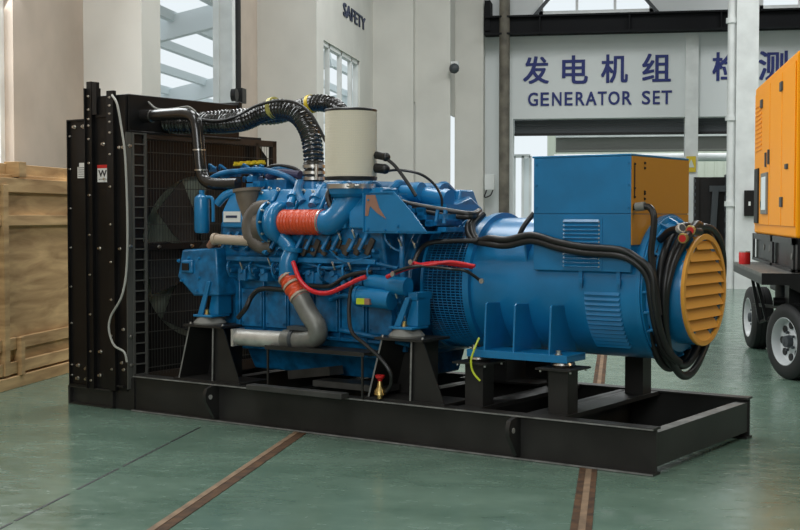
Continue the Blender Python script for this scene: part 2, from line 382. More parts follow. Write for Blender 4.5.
# white column with conduit, control panel
cw = MB(); cx0 = 2.234; cx1 = 2.651; cw.box(cx0, cx1, 25.9, 26.3, 0, 12); struct(cw.build('trim_10', WHT, smooth=False))
pp = empty('rainwater_pipe', (2.158, 26.05, 0)); tag(pp, 'white flanged vertical pipe against the white hall column', 'pipe')
MB().cyl((0, 0, 0), (0, 0, 12), .085).build('pipe_body', WHT, pp)
for z in (1.62, 3.3, 5.2): MB().cyl((0, 0, z), (0, 0, z+.1), .12).build('pipe_collar', WHT, pp)
cp = empty('control_panel', (2.4, 25.85, 1.431)); tag(cp, 'black wall control panel on the white hall column beside orange genset', 'control panel')
MB().box(0, .24, -.02, .05, 0, .5).build('housing', BLACK, cp, bevel=.01); MB().box(.08, .12, -.03, -.02, .2, .28).build('button', WHITE, cp)
# safety sign on slim post
sg = empty('warning_sign', (1.422, 28.43, 2.376)); tag(sg, 'small yellow warning sign on the slim white post behind alternator', 'sign')
MB().box(0, .2, 0, .02, 0, .34).build('sign_board', YEL, sg, smooth=False); MB().prism([(.03, .1), (.17, .1), (.1, .28)], 'y', -.006, 0).build('triangle_mark', PALEG, sg, smooth=False)
# dark machinery under the back opening
mc = empty('stored_generator', (1.512, 27, 0)); tag(mc, 'dark grey radiator framed generator set standing behind the alternator at back', 'generator')
h = 2.226
m = MB(); m.box(0, .1, 0, .3, 0, h); m.box(.1, .62, .1, .3, 0, h); m.box(0, .7, 0, .5, 0, .25); m.build('radiator_cabinet', BLACK, mc)
m = MB()
for i in range(14): m.mark(); m.box(-.01, .03, -.02, 0, .3+i*.14, .36+i*.14)
m.split('frame_bolt', GREY, mc)
m = MB(); m.bar((.33, -.05, .3), (.42, -.05, h-.25), .16, .12); m.box(.3, .62, -.1, 0, h-.3, h-.18); m.cyl((.45, -.1, .9), (.45, -.16, .9), .09); m.box(.3, .5, -.2, .1, .3, .8); m.build('engine_end', GREY, mc)
m = MB(); m.box(.62, .8, -.05, .35, 0, h+.05)
for i in range(9): m.box(.6, .82, -.08, -.05, .2+i*.22, .3+i*.22)
m.build('post_frame', GREY, mc)
mc.scale = (1, 1, 1)

# ================================================================== crates at left
def crate():
    r = empty('wooden_crate', (-5., 9., 0)); tag(r, 'tall plywood shipping crate with timber battens by the left wall', 'crate')
    y0, y1 = -1.2, 3.4
    MB().box(-1.05, -.03, y0, y1, .1, 1.76).build('plywood_panel', WOOD, r, smooth=False)
    def bt(x0, x1, ya, yb, z0, z1): MB().box(x0, x1, ya, yb, z0, z1).build('batten', WOOD, r, smooth=False, bevel=.004)
    bt(-.03, .01, y0, y1, 1.64, 1.76); bt(-.03, .012, y0, y1, 1.36, 1.45); bt(-.03, .005, y0, y1, .32, .42); bt(-.03, .014, y0, y1, .12, .22)
    bt(-.03, .03, .84, .93, .12, 1.7); bt(-.03, .045, 1.1, 1.17, .1, .42)
    bt(-.03, .03, 3.28, 3.4, .12, 1.7)
    bt(-1.05, .03, y0, y1, 0, .1)
    MB().box(-1.08, -.1, y0, y1, 1.79, 1.885).build('lid', WOOD, r, smooth=False, bevel=.004)
    bt(-1., -.05, y0, y1, 1.76, 1.79)
    bt(-.12, .02, 1.15, 1.28, 1.77, 1.9)
    return r
crate()

# ================================================================== GENERATOR SET
GS = empty('generator_set', (0.194, 7.201, 0), -0.44488)
tag(GS, 'large blue diesel generator set with black radiator on a black steel skid', 'generator')
L = -4.84; W = 1.56; H = .268
base = MB()
def ibeam(y0, y1, x0, x1, lip):      # C/I section along x, web at centre
    m = MB(); 
    return m
# front and back longitudinal channels
m = base; X0 = -4.144
for (yw, s) in ((.05, -1), (W-.05, 1)):
    m.mi = 0
    m.box(X0, 0, yw-.008, yw+.008, .01, H-.012)
    m.mi = 0; m.box(X0+.02, 0, min(yw, yw+s*.05), max(yw, yw+s*.05), H-.013, H); m.box(X0, 0, min(yw, yw+s*.05), max(yw, yw+s*.05), 0, .014)
    m.box(X0+.02, 0, min(yw, yw-s*.05), max(yw, yw-s*.05), H-.013, H); m.box(X0, 0, min(yw, yw-s*.05), max(yw, yw-s*.05), 0, .014)
    m.mi = 1; ye = yw+s*.05; m.box(X0+.02, 0, ye-.0015, ye+.0015, H-.012, H-.003); m.box(X0, 0, ye-.0015, ye+.0015, .003, .013)  # pale strips paint the sheen along the flange lips
base_o = m.build('base_frame', [SKID, EDGE], GS, smooth=False)
# diagonal rise near radiator
m = MB(); yz = .0
m.mark(); m.prism([(X0, H), (X0-.09, H-.09), (X0-.2, H-.1), (X0-.2, 0), (X0, 0)], 'y', .03, .05); m.box(X0-.24, X0-.09, 0, .09, H-.1, H-.088); m.mark(); m.prism([(X0, H), (X0-.09, H-.09), (X0-.2, H-.1), (X0-.2, 0), (X0, 0)], 'y', W-.05, W-.03)
m.split('frame_gusset', SKID, base_o, smooth=False)
m = MB(); m.box(L, X0-.2, 0, W, 0, .012); m.box(L, X0-.2, .03, .045, 0, .135); m.box(L, X0-.2, 0, W, .128, .14); m.box(L, L+.02, 0, W, 0, .14); m.box(X0-.22, X0-.2, 0, W, 0, .14)
m.build('radiator_plinth', SKID, base_o, smooth=False)
# cross members
for i, (x, z) in enumerate(((-.035, .235), (-0.841, H-.01), (-1.95, H-.01), (-2.7, H-.01), (-3.5, H-.01))):
    m = MB(); m.mi = 0
    if i == 0:
        m.box(-.02, -.008, .058, W-.058, .045, z); m.box(-.09, -.02, .058, W-.058, z-.012, z-.001); m.box(-.09, -.02, .058, W-.058, .045, .056); m.mi = 1; m.box(-.085, -.009, .06, W-.06, z-.001, z+.001)
    else:
        m.box(x-.006, x+.006, .06, W-.06, .03, z); m.box(x-.05, x+.045, .06, W-.06, z-.012, z); m.box(x-.05, x+.045, .06, W-.06, .02, .032)
    m.build('crossmember', [SKID, EDGE], base_o, smooth=False)
# tie plates under the alternator posts
xp = (-1.282, -0.694)
for x0, x1 in ((xp[0]-.08, xp[0]+.08), (xp[1]-.08, xp[1]+.08)):
    m = MB(); m.box(x0, x1, .06, W-.06, H-.03, H-.004); m.build('tie_beam', SKID, base_o, smooth=False)
# lifting lugs
for (x, hh) in ((-3.329, 0), (-0.893, 0)):
    for y0, y1 in ((-.0, .05),):
        m = MB(); m.prism([(x, .02), (x+.1, .02), (x+.06, H-.01), (x+.02, H-.01)], 'y', .045, .05)
        pts = [(.05, .02), (.0, .02), (-.04, .08), (-.09, .15), (-.095, .2), (-.075, .24), (-.02, H-.012), (.05, H-.012)]
        m.prism(pts, 'x', x, x+.028)
        m.mi = 1; m.cyl((x-.003, -.045, .18), (x+.031, -.045, .18), .017)
        m.build('lifting_lug', [SKID, DSTEEL], base_o)
for x in (-3.25, -.85):
    m = MB(); m.prism([(W-.05, .02), (W+.03, .05), (W+.1, .13), (W+.1, .235), (W-.05, H-.012)], 'x', x, x+.028); m.build('lifting_lug', SKID, base_o)
# engine pedestals: open sided trapezoid brackets with light edges
def pedestal(xc, yc, s, half=.2, top=.13, zt=.655):
    m = MB(); y0, y1 = yc-.1*s, yc+.2*s
    m.mi = 0
    m.box(xc-top-.06, xc+top+.05, min(y0, y1)-.02, max(y0, y1), zt, zt+.016)
    for (xb, xt) in ((xc-half-.06, xc-top-.02), (xc+.07, xc+.08)):
        m.mi = 0; m.prism([(xb, H), (xb+.012, H), (xt+.012, zt), (xt, zt)], 'y', y0, y1)
        m.mi = 1; m.prism([(xb, H), (xb+.012, H), (xt+.012, zt), (xt, zt)], 'y', y0-.003*s, y0)
    m.mi = 0; m.prism([(xc+.08, H), (xc+half+.12, H), (xc+top+.03, zt), (xc+.08, zt)], 'y', y0+.02*s, y0+.03*s)
    m.prism([(xc-half-.06, H), (xc+.08, H), (xc+.08, zt), (xc-top, zt)], 'y', y1-.01, y1)
    m.box(xc-half-.1, xc+half+.14, min(y0, y1)-.01, max(y0, y1)+.01, H-.002, H+.012)
    for dx in (-top-.03, top+.02): m.mi = 2; m.bolt((xc+dx, yc-.07*s, zt+.016), (0, 0, 1), .012, .012); m.bolt((xc+dx, yc-.07*s, zt), (0, 0, -1), .012, .02)
    return m.build('pedestal', [SKID, EDGE, STEEL], base_o, smooth=False)
pf = -3.478; pr = -1.759
pedestal(pf+.04, .14, 1); pedestal(pr+.02, .14, 1)
pedestal(pf+.04, W-.14, -1); pedestal(pr+.02, W-.14, -1)
# square posts under the alternator
for yp in (.25, W-.25):
    for x in xp:
        m = MB(); m.box(x-.065, x+.065, yp-.065, yp+.065, H-.01, .528); m.box(x-.12, x+.12, yp-.13, yp+.13, .528, .54)
        m.mi = 1; m.box(x-.06, x+.06, yp-.06, yp+.06, H-.004, H+.001)
        for dx, dy in ((-.1, -.1), (.1, -.1), (-.1, .1), (.1, .1)): m.mi = 2; m.bolt((x+dx, yp+dy, .528), (0, 0, -1), .009, .014)
        m.build('support_post', [SKID, EDGE, STEEL], base_o, smooth=False)
        m = MB(); m.lathe((x, yp, .545), (0, 0, 1), [(-.005, .06), (.01, .075), (.025, .07), (.035, .04), (.04, .055), (.047, .05)], 24); m.build('vibration_mount', STEEL, base_o)
# step bracket in front of the engine
m = MB(); x0 = -2.919; x1 = -2.104
m.box(x0, x1, -.1, -.02, H+.0, H+.035); m.build('step_angle', STEP, base_o, smooth=False, bevel=.003)
m = MB(); x2 = -2.817; x3 = -1.979; z = .555
m.box(x2, x3, -.02, .2, z-.0, z+.012); m.box(x2, x3, -.025, -.018, z-.012, z+.015); 
for x in (x2+.02, x3-.02): m.box(x-.006, x+.006, -.02, -.008, H, z)
m.box(x2, x3, .1, .13, z-.02, z)
m.build('drip_tray_bracket', SKID, base_o, smooth=False)
m = MB(); m.box(x2+.3, x3+.05, .12, .3, .3, .34); m.bar((x2-.05, .35, .33), (x2+.4, .25, .4), .12, .06); m.build('cable_channel', STEP, base_o, smooth=False)

# ---------------- radiator
RX = -4.204; RL = -4.83; RW = 1.7
rad = MB()
rad.box(RL+.03, RX-.1, .06, RW-.06, .14, 2.1); rad_o = rad.build('radiator', BLACKM, GS, smooth=False)
def sidepanel(x0, x1, z0, z1, flg, y=0.):
    m = MB(); m.box(x0, x1, y+.02, y+.035, z0, z1)
    for x in flg: m.box(x-.004, x+.004, y-.0, y+.035, z0, z1)
    return m
# stacked columns on the side face
m = sidepanel(-4.83, -4.6, .14, 2.17, (-4.826,)); m.box(-4.83, -4.6, 0, .2, 2.165, 2.175); m.box(-4.83, -4.6, 0, .035, .14, .155)
m.mi = 1
for z in (.22, .3, .62, .9, 1.2, 1.5, 1.8, 2.05): m.bolt((-4.815, .02, z), (0, -1, 0), .008)
for (x, z) in ((-4.76, 2.12), (-4.66, 2.12), (-4.74, .3), (-4.65, .28), (-4.65, .2), (-4.75, .2)): m.bolt((x, .02, z), (0, -1, 0), .014, .02)
m.build('side_panel', [BLACK, STEEL], rad_o, smooth=False)
m = MB(); m.box(-4.6, -4.535, -.012, .02, .14, 2.4); m.box(-4.6, -4.59, -.03, .05, .14, 2.4)
m.mi = 1
for z in (.2, .42, .7, 1.0, 1.3, 1.6, 1.84, 2.02, 2.12, 2.17, 2.24, 2.34): m.bolt((-4.565, -.012, z), (0, -1, 0), .008)
m.build('side_channel', [BLACK, STEEL], rad_o, smooth=False)
m = MB(); m.box(-4.535, -4.34, .02, .035, .14, 2.33); m.box(-4.5, -4.35, -.0, .035, 2.18, 2.33)
m.mi = 1
for (x, z) in ((-4.44, 1.98), (-4.49, .42), (-4.49, 1.2), (-4.42, 1.72), (-4.5, .24), (-4.37, .22)): m.bolt((x, .02, z), (0, -1, 0), .013, .02)
m.build('side_panel', [BLACK, STEEL], rad_o, smooth=False)
m = MB(); m.box(-4.37, -4.3, -.012, .02, .14, 2.37)
m.mi = 1
for z in (.3, .55, .82, 1.1, 1.38, 1.66, 1.9, 2.06, 2.14, 2.2, 2.26, 2.32): m.bolt((-4.335, -.012, z), (0, -1, 0), .008)
m.build('side_channel', [BLACK, STEEL], rad_o, smooth=False)
m = MB(); m.box(-4.3, RX, .02, .035, .14, 2.33); m.box(RX-.005, RX, .02, .09, .14, 2.06)
m.mi = 1
for (x, z) in ((-4.27, 1.95), (-4.23, 1.95), (-4.27, 1.2), (-4.26, .35), (-4.24, .6), (-4.24, .3)): m.bolt((x, .02, z), (0, -1, 0), .011, .015)
m.build('side_panel', [BLACK, STEEL], rad_o, smooth=False)
m = MB(); m.box(-4.59, -4.54, -.01, .04, 2.4, 2.45); m.box(-4.52, -4.47, -.02, .01, 2.2, 2.44); m.box(-4.56, -4.5, -.0, .05, 2.2, 2.4); m.build('top_bracket', BLACK, rad_o, smooth=False)
MB().box(-4.8, -4.6, .16, .17, 2.175, 2.33).build('clear_top_sheet', mat('pale_plastic_sheet', (.3, .34, .3), .3), rad_o, smooth=False)
# top tank
m = MB(); m.box(-4.62, RX+.0, .05, 1.26, 2.07, 2.345); m.box(-4.62, RX+.015, 1.24, 1.28, 2.2, 2.37); m.box(-4.6, RX+.03, .04, 1.25, 2.055, 2.075); m.build('top_tank', BLACK, rad_o, smooth=False, bevel=.006)
# front (engine side) frame, ladder strip, shroud and guard
m = MB(); m.box(RX-.03, RX+.02, .09, .17, .2, 2.06)
m.build('ladder_strip_back', BLACK, rad_o, smooth=False)
m = MB(); a = .055; b = .2
m.box(RX+.02, RX+.028, .0, a+.01, .16, 2.06); m.box(RX+.02, RX+.034, b-.02, b, .22, 2.06); m.box(RX+.02, RX+.034, a, a+.02, .22, 2.06)
for i in range(24): z = .26+i*.078; m.box(RX+.022, RX+.032, a, b, z-.005, z+.005)
m.mi = 1
for z in (.34, .55, 1.22, 1.96): m.bolt((RX+.03, .03, z), (1, 0, 0), .012, .02)
m.build('ladder_strip', [mat('grey_strip_steel', (.09, .09, .08), .45), STEEL], rad_o, smooth=False)
m = MB(); m.box(RX-.02, RX+.02, .2, RW, 2.02, 2.07); m.box(RX-.02, RX+.02, .2, RW, .18, .26); m.box(RX-.02, RX+.02, RW-.05, RW, .14, 2.07); m.box(RX-.02, RX+.02, 1.44, 1.47, .2, 2.05)
m.build('front_frame', mat('brown_reflection_steel', (.035, .022, .015), .5), rad_o, smooth=False)  # brown colour paints an orange reflection onto the black frame
m = MB(); m.box(RX-.095, RX-.09, .2, RW-.06, .2, 2.05); m.build('radiator_core', CORE, rad_o, smooth=False)
# shroud plate with round opening: build as ring of quads
m = MB(); cy, cz, rr = .84, 1.12, .64; N = 48; inner = []; outer = []
for k in range(N):
    a = 2*pi*k/N; inner.append((cy+rr*cos(a), cz+rr*sin(a)))
    t = 1e9
    if cos(a) > 1e-6: t = min(t, (RW-.05-cy)/cos(a))
    if cos(a) < -1e-6: t = min(t, (.2-cy)/cos(a))
    if sin(a) > 1e-6: t = min(t, (2.03-cz)/sin(a))
    if sin(a) < -1e-6: t = min(t, (.2-cz)/sin(a))
    outer.append((cy+t*cos(a), cz+t*sin(a)))
vs = [(RX-.04, *p) for p in inner]+[(RX-.04, *p) for p in outer]+[(RX-.085, *p) for p in inner]
m.add(vs, [(k, (k+1) % N, (k+1) % N+N, k+N) for k in range(N)]+[(k, (k+1) % N, (k+1) % N+2*N, k+2*N) for k in range(N)])
m.build('fan_shroud', BLACK, rad_o)
fan = MB(); fan.cyl((RX-.05, cy, cz), (RX+.06, cy, cz), .13)
for k in range(6):
    a = 2*pi*k/6+.12; u = Vector((0, cos(a), sin(a))); w = Vector((0, -sin(a), cos(a)))
    c0_ = Vector((RX-.02, cy, cz)); ww = .13
    pts = []
    for t, hw, tw in ((.1, .08, .02), (.35, .17, .03), (.6, .2, .025)):
        pts.append([c0_+u*t-w*hw+Vector((-tw, 0, 0)), c0_+u*t+w*hw+Vector((tw, 0, 0))])
    for i in range(2):
        q = [pts[i][0], pts[i][1], pts[i+1][1], pts[i+1][0]]; q2 = [p+Vector((.006, 0, 0)) for p in q]
        fan.add(q+q2, [(0, 1, 2, 3), (7, 6, 5, 4), (0, 4, 5, 1), (1, 5, 6, 2), (2, 6, 7, 3), (3, 7, 4, 0)])
fan.build('fan', BLACKM, rad_o, smooth=False)
m = MB()
for i in range(48):
    y = .22+i*.03
    if y < RW-.05: m.box(RX+.02, RX+.0225, y-.0013, y+.0013, .24, 2.03)
for i in range(13):
    z = .3+i*.135; m.box(RX+.0225, RX+.027, .2, RW-.05, z-.003, z+.003)
m.build('fan_guard', GUARD, rad_o, smooth=False)
m = MB(); m.box(RX+.02, RX+.05, .2, RW-.05, 1.19, 1.235)
m.mi = 1
for y in (.3, .65, .95): m.bolt((RX+.05, y, 1.212), (1, 0, 0), .012, .02)
m.build('guard_brace', [BLACK, STEEL], rad_o, smooth=False)
# labels on the side panels
lb = empty('maker_label', (0, 0, 0), 0, rad_o)
a = (-4.501, 0.018, 1.825); b = (-4.382, 0.018, 1.696)
MB().box(a[0], b[0], .012, .0195, b[2], a[2]).build('label_plate', WHITE, lb, smooth=False)
MB().box(a[0], b[0], .011, .0125, a[2]-.025, a[2]).build('red_band', SREDM, lb, smooth=False)
text_mesh('label_mark', 'W', 1, .001, INK, rectM((a[0]+.012, .0105, b[2]+.04), (b[0]-a[0]-.028, 0, 0), (0, 0, .05)), lb, off=.02)
MB().box(a[0]+.012, b[0]-.016, .0105, .0125, b[2]+.02, b[2]+.024).build('label_line', INK, lb, smooth=False)
a = (-4.724, 0.018, 1.845); b = (-4.624, 0.018, 1.73)
m = MB(); m.box(a[0], b[0], .012, .0195, b[2], a[2]-.03); m.box(a[0]+.02, b[0], .012, .0195, a[2]-.03, a[2]); m.mi = 1
for i in range(5): m.box(a[0]+.01, b[0]-.012, .011, .0125, b[2]+.012+i*.016, b[2]+.016+i*.016)
m.build('rating_plate', [WHITE, INK], rad_o, smooth=False)
# thin pale cable running down the radiator edge
m = MB(); m.tube([(-4.3, -0.02, 2.335), (-4.225, -0.04, 2.264), (-4.196, -0.03, 2.11), (-4.156, -0.03, 1.889), (-4.139, -0.03, 1.56), (-4.137, -0.03, 1.267), (-4.156, -0.03, 1.009), (-4.189, -0.05, 0.84), (-4.298, -0.05, 0.702), (-4.321, -0.05, 0.597), (-4.28, -0.04, 0.487), (-4.184, -0.03, 0.44), (-4.164, -0.02, 0.366)], .0085, 8); m.build('drain_hose', mat('pale_grey_tube', (.42, .42, .38), .5), rad_o)

# ---------------- engine
ENG = MB()
AY = .78; AZ = 1.0
sec = [(.36, .5), (.27, .62), (.26, .95), (.18, 1.12), (.14, 1.32), (.18, 1.5), (.34, 1.58), (.64, 1.5), (.78, 1.36), (.92, 1.5), (1.22, 1.58), (1.38, 1.5), (1.42, 1.32), (1.38, 1.12), (1.3, .95), (1.29, .62), (1.2, .5)]
ENG.prism(sec, 'x', -3.36, -1.95)
eng = ENG.build('engine_block', BLUEM, GS, bevel=.015)
# crankcase side panels, ribs, inspection covers
m = MB()
for i in range(6):
    x = -3.28+i*.225
    m.box(x+.015, x+.205, .238, .27, .66, .93)
    m.box(x, x+.012, .225, .28, .6, 1.0)
m.box(-3.32, -1.96, .22, .3, .985, 1.005); m.box(-3.32, -1.96, .235, .36, .6, .625)
m.build('crankcase_cover', BLUEM, eng, bevel=.006)
m = MB()
for i in range(6):
    x = -3.28+i*.225
    for dz in (.69, .9):
        for dx in (.035, .185): m.bolt((x+dx, .238, dz), (0, -1, 0), .008, .01)
m.split('cover_bolt', BLUEM, eng, smooth=False)
m = MB(); m.prism([(.42, .34), (.33, .5), (1.23, .5), (1.14, .34)], 'x', -3.3, -2.0); m.box(-3.32, -1.98, .3, 1.26, .49, .51); m.build('oil_pan', BLUEM, eng, bevel=.012)
m = MB(); random.seed(3)
# random castings / brackets / pipes along the block's side
for i in range(30):
    x = random.uniform(-3.2, -2.0); z = random.uniform(1.02, 1.24); y = .22-.0*(z-1.0)
    w = random.uniform(.02, .06); h_ = random.uniform(.015, .05)
    m.box(x-w, x+w, y-.06+random.uniform(-.01, .04), y+.08, z-h_, z+h_)
for i in range(22):
    x = random.uniform(-3.3, -2.0); z = random.uniform(1.0, 1.28); m.bolt((x, .16, z), (0, -1, 0), .012, .02)
m.build('side_castings', BLUEM, eng, bevel=.004)
m = MB()
for pts, r in (([(-2.65, 0.15, 1.131), (-2.383, 0.14, 1.097), (-2.116, 0.14, 1.143), (-1.842, 0.16, 1.109)], .012), ([(-2.382, 0.14, 1.217), (-2.3, 0.12, 1.166), (-2.2, 0.12, 1.142), (-2.043, 0.14, 1.183)], .008), ([(-1.902, 0.1, 1.367), (-1.88, 0.08, 1.29), (-1.832, 0.09, 1.24), (-1.783, 0.12, 1.214)], .008),
               ([(-2.423, 0.19, 0.879), (-2.28, 0.17, 0.913), (-1.993, 0.17, 0.897), (-1.832, 0.19, 0.889)], .014), ([(-3.176, 0.18, 1.119), (-2.927, 0.16, 1.084), (-2.658, 0.16, 1.063)], .012), ([(-2.346, 0.2, 0.681), (-2.015, 0.2, 0.645), (-1.776, 0.2, 0.613)], .016),
               ([(-1.804, 0.15, 1.45), (-1.783, 0.12, 1.227), (-1.782, 0.13, 1.035)], .018)):
    m.tube(pts, r, 8, 6)
m.build('fuel_line', BLUEM, eng)
m = MB(); random.seed(31)
m.prism([(.2, 1.1), (.12, 1.13), (.12, 1.16), (.2, 1.18)], 'x', -3.3, -2.0)
for i in range(13):
    x = -3.28+i*.102; m.cyl((x, .2, 1.06), (x, .13, 1.06), .02, seg=10); m.cyl((x+.05, .2, 1.2), (x+.05, .11, 1.22), .014, seg=8)
    if i % 2: m.box(x-.03, x+.04, .14, .24, .99, 1.05+.02*(i % 3))
    else: m.tube([(x, .16, 1.13), (x+.02, .09, 1.1), (x+.03, .1, 1.03), (x+.02, .18, 1.0)], .009, 6, 4)
m.build('water_gallery', BLUEM, eng, bevel=.003)
# cylinder head row with valve covers (front bank)
for bank, (yc, s) in enumerate(((.27, 1), (1.29, -1))):
    for i in range(6):
        x = -3.33+i*.225
        m = MB(); y0 = yc-.16*s; y1 = yc+.16*s
        m.prism([(y0, 1.36), (y0-.0*s, 1.47), (yc-.05*s, 1.63), (yc+.12*s, 1.63), (y1, 1.5), (y1, 1.36)], 'x', x, x+.2)
        m.mi = 0; vc = m.build('valve_cover', BLUE, eng, bevel=.012)
        if bank == 0:
            if i < 2:
                mm = MB(); n = Vector((0, -.16, .11)).normalized()
                p = [(x+.02, y0-.006, 1.4), (x+.18, y0-.006, 1.4), (x+.18, y0-.004, 1.475), (x+.02, y0-.004, 1.475)]
                mm.add([Vector(q) for q in p]+[Vector(q)+Vector((0, .005, 0)) for q in p], [(0, 1, 2, 3), (7, 6, 5, 4), (0, 4, 5, 1), (1, 5, 6, 2), (2, 6, 7, 3), (3, 7, 4, 0)])
                pl_ = mm.build('name_plate', WHITE, eng, smooth=False)
                MB().box(x+.045, x+.15, y0-.008, y0-.0055, 1.43, 1.447).build('plate_mark', NAVYS, eng, smooth=False)
            mm = MB(); mm.cyl((x+.06, y0+.02, 1.33), (x+.03, y0-.03, 1.22), .014); mm.cyl((x+.14, y0+.02, 1.33), (x+.11, y0-.03, 1.22), .014); mm.build('push_rod_tube', BLUEM, eng)
# top galleries and intake pipes between the banks
m = MB(); m.tube([(-3.2, .62, 1.6), (-2.6, .62, 1.62), (-2.0, .62, 1.6)], .07, 16); m.tube([(-3.2, .94, 1.6), (-2.6, .94, 1.62), (-2.0, .94, 1.6)], .07, 16)
for i in range(6):
    x = -3.2+i*.225; m.tube([(x, .62, 1.62), (x, .5, 1.66), (x, .38, 1.6)], .03, 10); m.tube([(x, .94, 1.62), (x, 1.06, 1.66), (x, 1.18, 1.6)], .03, 10)
m.build('intake_manifold', BLUEM, eng)
m = MB(); m.tube([(-3.549, 0.35, 1.72), (-3.412, 0.35, 1.761), (-3.163, 0.35, 1.77), (-2.992, 0.4, 1.726), (-2.871, 0.42, 1.654)], .022, 10); m.tube([(-3.064, 0.3, 1.584), (-2.772, 0.3, 1.588), (-2.577, 0.3, 1.6)], .035, 12); m.tube([(-2.73, 0.25, 1.677), (-2.707, 0.2, 1.607), (-2.622, 0.15, 1.531)], .03, 10); m.tube([(-2.551, 0.3, 1.648), (-2.532, 0.2, 1.578), (-2.492, 0.15, 1.51)], .028, 10)
m.tube([(-3.303, 0.4, 1.703), (-3.245, 0.4, 1.738), (-3.207, 0.4, 1.808)], .018, 8); m.box(-3.15, -2.946, .36, .5, 1.6, 1.7)
m.build('coolant_pipe', BLUEM, eng)
m = MB(); m.tube([(-3.624, 0.25, 1.661), (-3.583, 0.28, 1.719), (-3.462, 0.32, 1.761), (-3.207, 0.4, 1.765)], .02, 10); m.tube([(-3.256, 0.5, 1.748), (-3.123, 0.5, 1.774), (-2.937, 0.5, 1.727), (-2.864, 0.5, 1.655)], .03, 10); m.build('charge_pipe', BLUEM, eng)
m = MB(); m.tube([(-3.295, 0.5, 1.763), (-3.17, 0.5, 1.804), (-2.983, 0.5, 1.778), (-2.845, 0.5, 1.698)], .016, 10); m.build('wiring_conduit', RUBB, eng)
m = MB(); m.tube([(-3.194, 0.45, 1.716), (-3.08, 0.45, 1.75), (-2.895, 0.45, 1.733)], .03, 10); m.build('purple_hose', PURP, eng)
m = MB(); a = (-3.523, 0.45, 1.817); b = (-3.222, 0.45, 1.825); m.tube([a, b], .01, 8); 
for t in (.1, .3, .5, .7, .9): p = Vector(a).lerp(Vector(b), t); m.box(p.x-.014, p.x+.014, p.y-.02, p.y+.02, p.z-.0, p.z+.022)
m.build('yellow_rail', YEL, eng)
# front gear housing (left end) with window
m = MB(); hx0 = -3.723; hx1 = -3.417
m.prism([(hx0+.03, 1.2), (hx1+.06, 1.22), (hx1+.08, .88), (hx0+.14, .87), (hx0-.02, 1.0)], 'y', .08, .5); m.box(hx0+.2, -3.36, .3, 1.26, .6, 1.4)
m.box(hx0+.03, hx0+.15, .06, .09, 1.03, 1.13)
fh = m.build('gear_housing', BLUEM, eng, bevel=.015)
m = MB(); m.box(hx0+.055, hx0+.12, .052, .062, 1.055, 1.105); m.build('inspection_window', BLACKM, eng, smooth=False)
m = MB()
for (x, z) in ((hx0+.0, 1.12), (hx0+.2, 1.14), (hx0+.03, .98), (hx0+.18, .91), (hx0+.1, 1.14), (hx0+.2, 1.0)): m.bolt((x, .08, z), (0, -1, 0), .012, .015)
m.split('housing_bolt', BLUE, eng, smooth=False)
m = MB(); c = (-3.62, AY, 1.12); m.cyl((-4.12, AY, 1.12), (-3.55, AY, 1.12), .07); m.cyl((-3.66, AY, 1.12), (-3.6, AY, 1.12), .2); m.cyl((-3.68, AY, .75), (-3.6, AY, .75), .16); m.build('fan_drive', BLACK, eng)
# engine foot brackets (blue)
def foot(xc, yc, s, x_off, ztop):
    m = MB(); m.box(xc-.08, xc+.1, min(yc-.09, yc+.1), max(yc-.09, yc+.1), .725, .742)
    m.prism([(xc-.05, .742), (xc+.0, .742), (xc+.075, ztop), (xc+.04, ztop)], 'y', yc-.075*s, yc-.06*s)
    m.prism([(xc+.0, .742), (xc+.1, .742), (xc+.1, ztop), (xc+.06, ztop)], 'y', yc-.02*s, yc+.12*s)
    m.box(xc+.03, xc+.1, yc-.03*s, yc+.14*s, ztop-.02, ztop+.03)
    o = m.build('mounting_foot', BLUE, eng, bevel=.004)
    m = MB(); m.lathe((xc+.0, yc-.0*s, .671), (0, 0, 1), [(0, .115), (.012, .118), (.045, .09), (.054, .085)], 28); m.build('rubber_mount', GREYR, eng)
    m = MB(); m.cyl((xc-.0, yc-.03*s, .742), (xc, yc-.03*s, .775), .016, seg=6); m.cyl((xc-.0, yc-.03*s, .742), (xc, yc-.03*s, .748), .026); m.build('mount_bolt', BRASS, eng)
foot(pf+.0, .14, 1, 0, .98); foot(pr, .14, 1, 0, .93); foot(pf, W-.14, -1, 0, .98); foot(pr, W-.14, -1, 0, .93)
# fuel filter canister at the left end of the head row
a = (-3.521, 0.13, 1.371); m = MB(); zt_ = 1.578; zl = 1.321
m.lathe((a[0]-.02, .13, zl), (0, 0, 1), [(0, .045), (.02, .055), (zt_-zl-.02, .055), (zt_-zl, .05), (zt_-zl+.02, .02), (zt_-zl+.05, .02)], 24)
m.tube([(a[0]+.03, .13, zt_), (a[0]+.08, .13, zt_-.01), (a[0]+.09, .13, zt_-.08), (a[0]+.09, .13, zl+.08)], .012, 8)
m.tube([(a[0]+.1, .16, zt_-.05), (a[0]+.16, .18, zt_+.01), (a[0]+.22, .22, zt_+.04)], .03, 10)
m.build('fuel_filter', BLUE, eng)
# beige pipe under the first covers
m = MB(); m.cyl((-3.368, 0.07, 1.281), (-3.029, 0.07, 1.271), .035); m.cyl((-3.368, 0.07, 1.281), (-3.339, 0.07, 1.281), .042); m.build('coolant_rail', BEIGE, eng)
m = MB(); m.cyl((-3.368, 0.07, 1.274), (-3.435, 0.1, 1.23), .026); m.tube([(-3.416, 0.1, 1.23), (-3.474, 0.12, 1.186), (-3.494, 0.13, 1.143)], .016, 8); m.build('elbow_fitting', PINK, eng)
